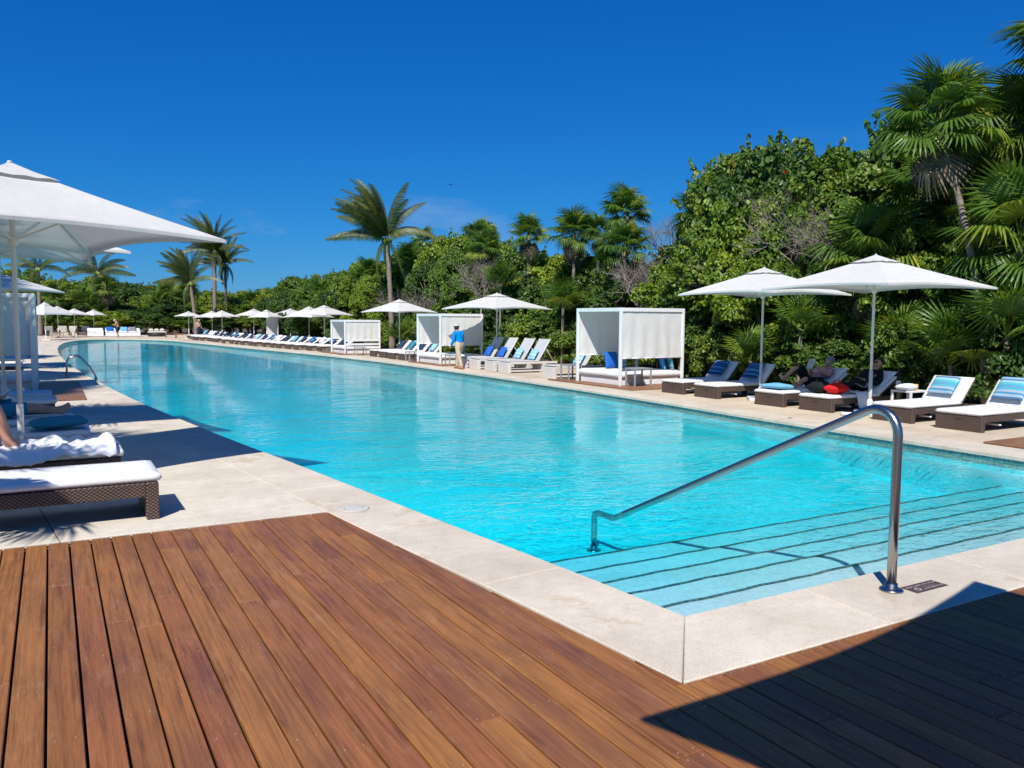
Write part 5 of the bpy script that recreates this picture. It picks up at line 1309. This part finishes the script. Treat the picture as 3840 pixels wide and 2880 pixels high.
# palms left of the view, whose shade falls on the left terrace
for i, (x, y, h, s) in enumerate([(-2.85, 6.15, 3.6, 1.05), (-4.0, 8.6, 5.2, 1.5), (-3.3, 13.0, 5.0, 1.4), (-4.6, 18.5, 5.5, 1.5), (-4.2, 24, 5.2, 1.4), (-3.6, 31, 5.0, 1.4), (-5, 38, 5.5, 1.5)]):
    fan_palm(x, y, h, f'fan palm shading the left terrace, {ORD[i]} counted from the deck', 'palms shading the left terrace', 26 if i else 7, 6 if i else 0, (.2, .1), s, .1, 160 + i)
for i, (x, y) in enumerate([(-6.5, 15), (-7, 22), (-7, 30), (-6, 45), (-6, 60)]):
    plant(TREES[i], x, y, 5.5, 1.1, f'broad-leaved tree behind the left terrace, {ORD[i]} counted from the deck', 'trees behind the left terrace')
# seabird
bp = ray(1690, 693); bp = Vector(bp) * 62 + Vector((0, 0, CAM_H))
bd = thing('seabird', 'dark long-winged seabird gliding high above the trees', 'bird', bp, 0)
sx_ = Vector(CR); 
MB().lathe([(0, -.25), (.035, -.12), (.045, .05), (.02, .22), (0, .28)], 8, Matrix.Rotation(PI / 2, 4, 'X')).build('body', MT['bird'], bd)
for s in (-1, 1):
    MB().add([(0, .06, 0), (s * .28, .12, .05), (s * .62, .0, -.02), (s * .28, .03, .045), (0, -.06, 0)], [(0, 1, 3, 4), (1, 2, 3)]).build('wing', MT['bird'], bd)
bd.rotation_euler.z = -YAW + .3
# a small sprig of lilies behind the loungers

# ------------------------------------------------------------------ people
def skin_mesh(name, joints, bones, m, sub=2):
    """joints: {key: ((x, y, z), radius)}; bones: pairs of keys; first key is the root"""
    ks = list(joints); me = bpy.data.meshes.new(name)
    me.from_pydata([joints[k][0] for k in ks], [(ks.index(a), ks.index(b)) for a, b in bones], [])
    o = bpy.data.objects.new(name, me); COL.objects.link(o)
    md = o.modifiers.new('skin', 'SKIN'); md.use_smooth_shade = True
    for i, k in enumerate(ks):
        r = joints[k][1]; sv = me.skin_vertices[0].data[i]; sv.radius = (r, r) if not isinstance(r, tuple) else r; sv.use_root = (i == 0)
    s = o.modifiers.new('sub', 'SUBSURF'); s.levels = sub; s.render_levels = sub
    dg = bpy.context.evaluated_depsgraph_get(); ev = o.evaluated_get(dg); out = bpy.data.meshes.new_from_object(ev)
    bpy.data.objects.remove(o); bpy.data.meshes.remove(me)
    out.name = name; out.materials.clear(); out.materials.append(m)
    out.polygons.foreach_set('use_smooth', [True] * len(out.polygons)); return out
def hand(J, B, wrist, key, fwd, side, up, s=1.0, curl=.35):
    """palm and five fingers from the joint 'wrist'; fwd = finger direction, side = towards the thumb"""
    w = Vector(J[wrist][0]); f = Vector(fwd).normalized(); sd = Vector(side).normalized(); n = Vector(up).normalized()
    J[key + 'p'] = (tuple(w + f * .055 * s), (.032 * s, .018 * s)); B.append((wrist, key + 'p'))
    for i, (off, l) in enumerate([(.027, .068), (.009, .078), (-.009, .074), (-.026, .058)]):
        a = w + f * .085 * s + sd * off * s; b = a + (f * .6 - n * curl * .5) * l * s; c = b + (f * .35 - n * curl) * l * .8 * s
        for q, (pnt, r) in enumerate(((a, .0095), (b, .0085), (c, .0065))): J[f'{key}{i}{q}'] = (tuple(pnt), r * s)
        B += [(key + 'p', f'{key}{i}0'), (f'{key}{i}0', f'{key}{i}1'), (f'{key}{i}1', f'{key}{i}2')]
    a = w + f * .03 * s + sd * .035 * s; b = a + (f * .5 + sd * .5) * .04 * s; c = b + (f * .8) * .03 * s
    for q, (pnt, r) in enumerate(((a, .012), (b, .010), (c, .008))): J[f'{key}t{q}'] = (tuple(pnt), r * s)
    B += [(key + 'p', f'{key}t0'), (f'{key}t0', f'{key}t1'), (f'{key}t1', f'{key}t2')]
def person(label, loc, rz, P, clothes, skin='skin', scale=1.0, hair=None, extra=None):
    """P: pose {joint: (x, y, z)} with +Y the way the figure faces when upright; clothes: list of (name, material, joints, grow)"""
    t = thing('person', label, 'person', loc, rz, None, (scale,) * 3)
    RAD = dict(pel=.125, sp=.118, ch=.135, nk=.052, h0=.062, h1=.086, h2=.082, h3=.058, shL=.06, shR=.06, elL=.042, elR=.042, wrL=.027, wrR=.027, hpL=.088, hpR=.088, knL=.058, knR=.058, anL=.038, anR=.038, toL=.032, toR=.032, heL=.03, heR=.03, ns=.016, erL=.014, erR=.014)
    J = {k: (P[k], RAD[k]) for k in RAD if k in P}
    bones = [('pel', 'sp'), ('sp', 'ch'), ('ch', 'nk'), ('nk', 'h0'), ('h0', 'h1'), ('h1', 'h2'), ('h2', 'h3'), ('h1', 'ns'), ('h1', 'erL'), ('h1', 'erR')]
    for s in 'LR': bones += [('ch', 'sh' + s), ('sh' + s, 'el' + s), ('el' + s, 'wr' + s), ('pel', 'hp' + s), ('hp' + s, 'kn' + s), ('kn' + s, 'an' + s), ('an' + s, 'to' + s), ('an' + s, 'he' + s)]
    bones = [(a, b) for a, b in bones if a in J and b in J]
    for s in 'LR':
        if 'wr' + s in P:
            f = Vector(P['wr' + s]) - Vector(P['el' + s]); sd = Vector((0, 0, 1)).cross(f); sd = sd if sd.length > .05 else Vector((0, 1, 0))
            hand(J, bones, 'wr' + s, 'f' + s, f, Vector((0, 1, 0)) if abs(f.normalized().y) < .8 else Vector((1, 0, 0)), sd.cross(f) if sd.length else (0, 0, 1))
    body = obj('body', skin_mesh('body', J, bones, MT[skin]), t)
    def folds(me, seed):
        co = [Vector(v.co) for v in me.vertices]; nr = [Vector(v.normal) for v in me.vertices]
        for v, c, q in zip(me.vertices, co, nr): v.co = c + q * (.014 * mnoise.noise(Vector((c.x * 9 + seed, c.y * 9, c.z * 5.5))) + .007 * mnoise.noise(Vector((c.x * 22, c.y * 22 + seed, c.z * 13))))
        return me
    for nm, mt, keys, grow in clothes:
        JJ = {k: (P[k] if not isinstance(k, tuple) else k, RAD[k] + grow) for k in keys if k in P}
        BB = [(a, b) for a, b in bones if a in JJ and b in JJ]
        obj(nm, folds(skin_mesh(nm, JJ, BB, MT[mt], 3), len(nm)), t)
    return t
def head_at(c, d, up):
    """head joints from neck point c: d = facing, up = crown direction"""
    c = Vector(c); d = Vector(d).normalized(); u = Vector(up).normalized(); s = d.cross(u)
    T = lambda v: tuple(v)
    return dict(h0=T(c + u * .055 + d * .015), h1=T(c + u * .12 + d * .03), h2=T(c + u * .185 + d * .02), h3=T(c + u * .235 + d * .005), ns=T(c + u * .12 + d * .125), erL=T(c + u * .12 - s * .085), erR=T(c + u * .12 + s * .085))
def stand(bend=.06, step=.16):
    P = dict(pel=(0, 0, .90), sp=(0, .02, 1.06), ch=(0, bend, 1.26), nk=(0, bend + .05, 1.41))
    P.update(head_at((0, bend + .05, 1.41), (-.15, 1, -.25), (0, .12, 1)))
    for s, k in (('L', -1), ('R', 1)):
        P['sh' + s] = (k * .175, bend, 1.345); P['el' + s] = (k * .235, bend - .02, 1.08); P['wr' + s] = (k * .23, bend + .12, .87)
        st = step * k
        P['hp' + s] = (k * .088, 0, .84); P['kn' + s] = (k * .095, st * .55 + .05, .47); P['an' + s] = (k * .1, st - .02, .075); P['to' + s] = (k * .11, st + .12, .032); P['he' + s] = (k * .1, st - .06, .035)
    return P
ALLT = ['pel', 'sp', 'ch', 'shL', 'shR', 'elL', 'elR']; SLEEVE = ALLT + ['wrL', 'wrR']; LEGS = ['sp', 'pel', 'hpL', 'hpR', 'knL', 'knR', 'anL', 'anR']
P = stand(.07, .24)
az = math.atan2(12.83, 26.25)
w_ = person('person in a bright blue long-sleeved top and khaki trousers walking past a cabana', (12.80, 26.3, 0), -az + .75, P, [('top', 'shirt_blue', SLEEVE, .024), ('trousers', 'khaki', LEGS, .03)], scale=.98)
hc = Vector(P['h2'])
MB().lathe([(.0, .085), (.06, .08), (.098, .03), (.106, -.015), (.128, -.03), (.13, -.036), (.104, -.03), (.0, -.02)], 18, Matrix.Translation(hc + Vector((0, .0, .02))) @ Matrix.Rotation(-.15, 4, 'X')).build('hat', MT['cloth_hat'], w_)
MB().lathe([(0, -.17), (.05, -.16), (.09, -.08), (.095, .0), (0, .02)], 14, Matrix.Translation(hc + Vector((0, -.02, -.01)))).build('hair', MT['hair'], w_)
for s in 'LR': MB().pad(-.05, .05, -.1, .16, -.01, .075, 6, 8, .3, .05, 2).build('shoe', MT['table_wood'], w_).location = (P['an' + s][0], P['an' + s][1], .005)
# far bather, bare-chested in a white cap, looking down
P = stand(.05, .03); P.update(head_at((0, .12, 1.40), (0, .7, -.7), (0, .7, .75))); P['wrL'] = (-.1, .3, 1.12); P['wrR'] = (.1, .3, 1.12); P['elL'] = (-.24, .08, 1.1); P['elR'] = (.24, .08, 1.1)
b_ = person('bare-chested person in a white cap and dark shorts before the far sofa', (5.06, 78.2, 0), R_(60), P, [('shorts', 'navy', ['pel', 'hpL', 'hpR', 'knL', 'knR'], .035)], 'skin2', 1.0)
MB().lathe([(0, .1), (.07, .085), (.105, .02), (.11, -.03), (0, -.03)], 14, Matrix.Translation(Vector(P['h2']))).build('cap', MT['cloth_hat'], b_)
P = stand(.02, .05)
pp = at_x(745, 1266, 12.2)
b2 = person('person in a dark skirt and pale top under a far parasol', (pp.x, pp.y, 0), R_(200), P, [('top', 'khaki', ALLT, .02), ('skirt', 'navy', LEGS, .06)], 'skin', .98)
MB().lathe([(0, .09), (.08, .07), (.1, 0), (.085, -.18), (0, -.2)], 14, Matrix.Translation(Vector(P['h2']) + Vector((0, -.03, 0)))).build('hair', MT['khaki'], b2)
# two people reclining; lounger frame: foot end at x = 0, head towards +X, cushion top at .435
def recline(ang, knee_up=(.0, .0), arms='read', hx=1.38, cz=.34):
    z = cz + .10; a = R_(ang); d = Vector((math.cos(a), 0, math.sin(a))); pel = Vector((hx, 0, z)); up = Vector((-math.sin(a), 0, math.cos(a)))
    ch = pel + d * .40 + up * .02; nk = pel + d * .56 + up * .03
    P = dict(pel=tuple(pel), sp=tuple(pel + d * .18), ch=tuple(ch), nk=tuple(nk))
    P.update(head_at(nk, (-.85, 0, .25) if arms == 'look' else (-.8, 0, -.15), (d * .8 + Vector((0, 0, .5)))))
    for s, k in (('L', 1), ('R', -1)):
        P['sh' + s] = tuple(ch + d * .06 + Vector((0, k * .17, 0)))
        if arms == 'read': P['el' + s] = tuple(ch + Vector((-.16, k * .24, -.06))); P['wr' + s] = tuple(ch + Vector((-.34, k * .07, .13)))
        else: P['el' + s] = tuple(ch + Vector((-.10, k * .25, -.18))); P['wr' + s] = tuple(pel + Vector((-.05, k * .10, .15)))
        ku = knee_up[0 if s == 'L' else 1]
        P['hp' + s] = (hx - .04, k * .09, z - .005); P['kn' + s] = (hx - .42 + .06 * ku, k * .11, z + .02 + .28 * ku); P['an' + s] = (hx - .80 + .22 * ku, k * .12, cz + .055); P['to' + s] = (hx - .90 + .22 * ku, k * .14, cz + .15 - .06 * ku); P['he' + s] = (hx - .82 + .24 * ku, k * .12, cz + .04)
    return P
P = recline(34, (.9, .35), 'read'); P['anL'] = (.56, .12, .55); P['toL'] = (.47, .15, .66); P['heL'] = (.55, .12, .51); P['knL'] = (.95, .12, .80)
r1 = person('person in a cap and faded print shirt reading on a dark lounger', (RX, 12.15, 0), 0, P, [('shirt', 'pinkprint', ALLT, .02), ('shorts', 'black', ['pel', 'hpL', 'hpR', 'knL', 'knR'], .022)], 'skin2', 1.0)
hc = Vector(P['h2']); hm = Matrix.Translation(hc) @ Matrix.Rotation(-.9 + .6, 4, 'Y')
MB().lathe([(0, .1), (.06, .088), (.096, .035), (.102, -.02), (0, -.03)], 16, hm).box(-.2, -.06, -.07, .07, -.03, -.018, .004, hm).build('cap', MT['grey'], r1)
ph = Vector(P['wrL']).lerp(Vector(P['wrR']), .5) + Vector((-.09, 0, .05))
bk = MB().box(-.006, .006, -.09, .09, -.12, .12, .003, Matrix.Translation(ph) @ Matrix.Rotation(.5, 4, 'Y')).build('book', MT['cloth_hat']); bk.location = (RX, 12.15, 0); tag(bk, 'small pale book held by the person in the cap', 'book')
P = recline(36, (.15, .5), 'look', 1.42)
r2 = person('person in sunglasses and a dark long-sleeved top on a dark lounger', (RX + .06, 11.0, 0), 0, P, [('top', 'black', SLEEVE, .022), ('trousers', 'black', LEGS, .02)], 'skin', 1.0)
hc = Vector(P['h1']); f_ = (Vector(P['ns']) - hc).normalized()
MB().box(-.012, .012, -.07, .07, -.02, .02, .006, Matrix.Translation(hc + f_ * .085 + Vector((0, 0, .03)))).build('sunglasses', MT['dark_metal'], r2)
MB().lathe([(0, .09), (.06, .075), (.092, .01), (.088, -.08), (0, -.1)], 16, Matrix.Translation(Vector(P['h2']) + Vector((.028, 0, .012)))).build('hair', MT['hair'], r2)
def lapz(x, y): return CZR + .17 + .05 * math.sin(x * 9) - .5 * (y - 11.0) ** 2
drape('towel', 14.25, 14.7, 10.78, 11.25, lapz, MT['grey'], 'grey towel across the lap of the person in sunglasses', 'towel', 12, 12, 6, .03)
# towels laid over the raised backs of those two loungers
for yy, lb, x0 in ((12.15, 'white towel hung over the lounger back behind the cap', RX), (11.0, 'white towel hung over the lounger back behind the sunglasses', RX + .06)):
    a = R_(31); mx = Matrix.Translation((x0 + 1.48, yy, .28)) @ Matrix.Rotation(-a, 4, 'Y')
    o = MB().pad(.22, .76, -.36, .36, .075, .125, 10, 8, .2, .05, 4, mx=mx).build('towel', MT['towel']); tag(o, lb, 'towel')
# left: bent leg of someone on the second lounger, and a foot on the fourth; both run out of view
def mirror(P): return {k: (-v[0], -v[1], v[2]) for k, v in P.items()}
P = recline(30, (1.0, 1.0), 'look', 1.55, CUSH_Z)
for q_, k_ in (('L', .10), ('R', -.14)): P['kn' + q_] = (1.12, k_, .90); P['an' + q_] = (1.02, k_, .50); P['to' + q_] = (.93, k_, .47); P['he' + q_] = (1.05, k_, .475)
person('person with one knee drawn up on the towel-covered lounger', (0.60, 9.72, 0), PI, P, [('shorts', 'navy', ['pel', 'hpL', 'hpR'], .03)], 'skin2', 1.0)
P = recline(25, (.0, .0), 'look', .92, CUSH_Z)
person('person lying flat in the shade with bare feet over the lounger end', (0.22, 12.85, 0), PI, P, [('shorts', 'teal', ['pel', 'hpL', 'hpR', 'knL', 'knR'], .025)], 'skin2', 1.0)
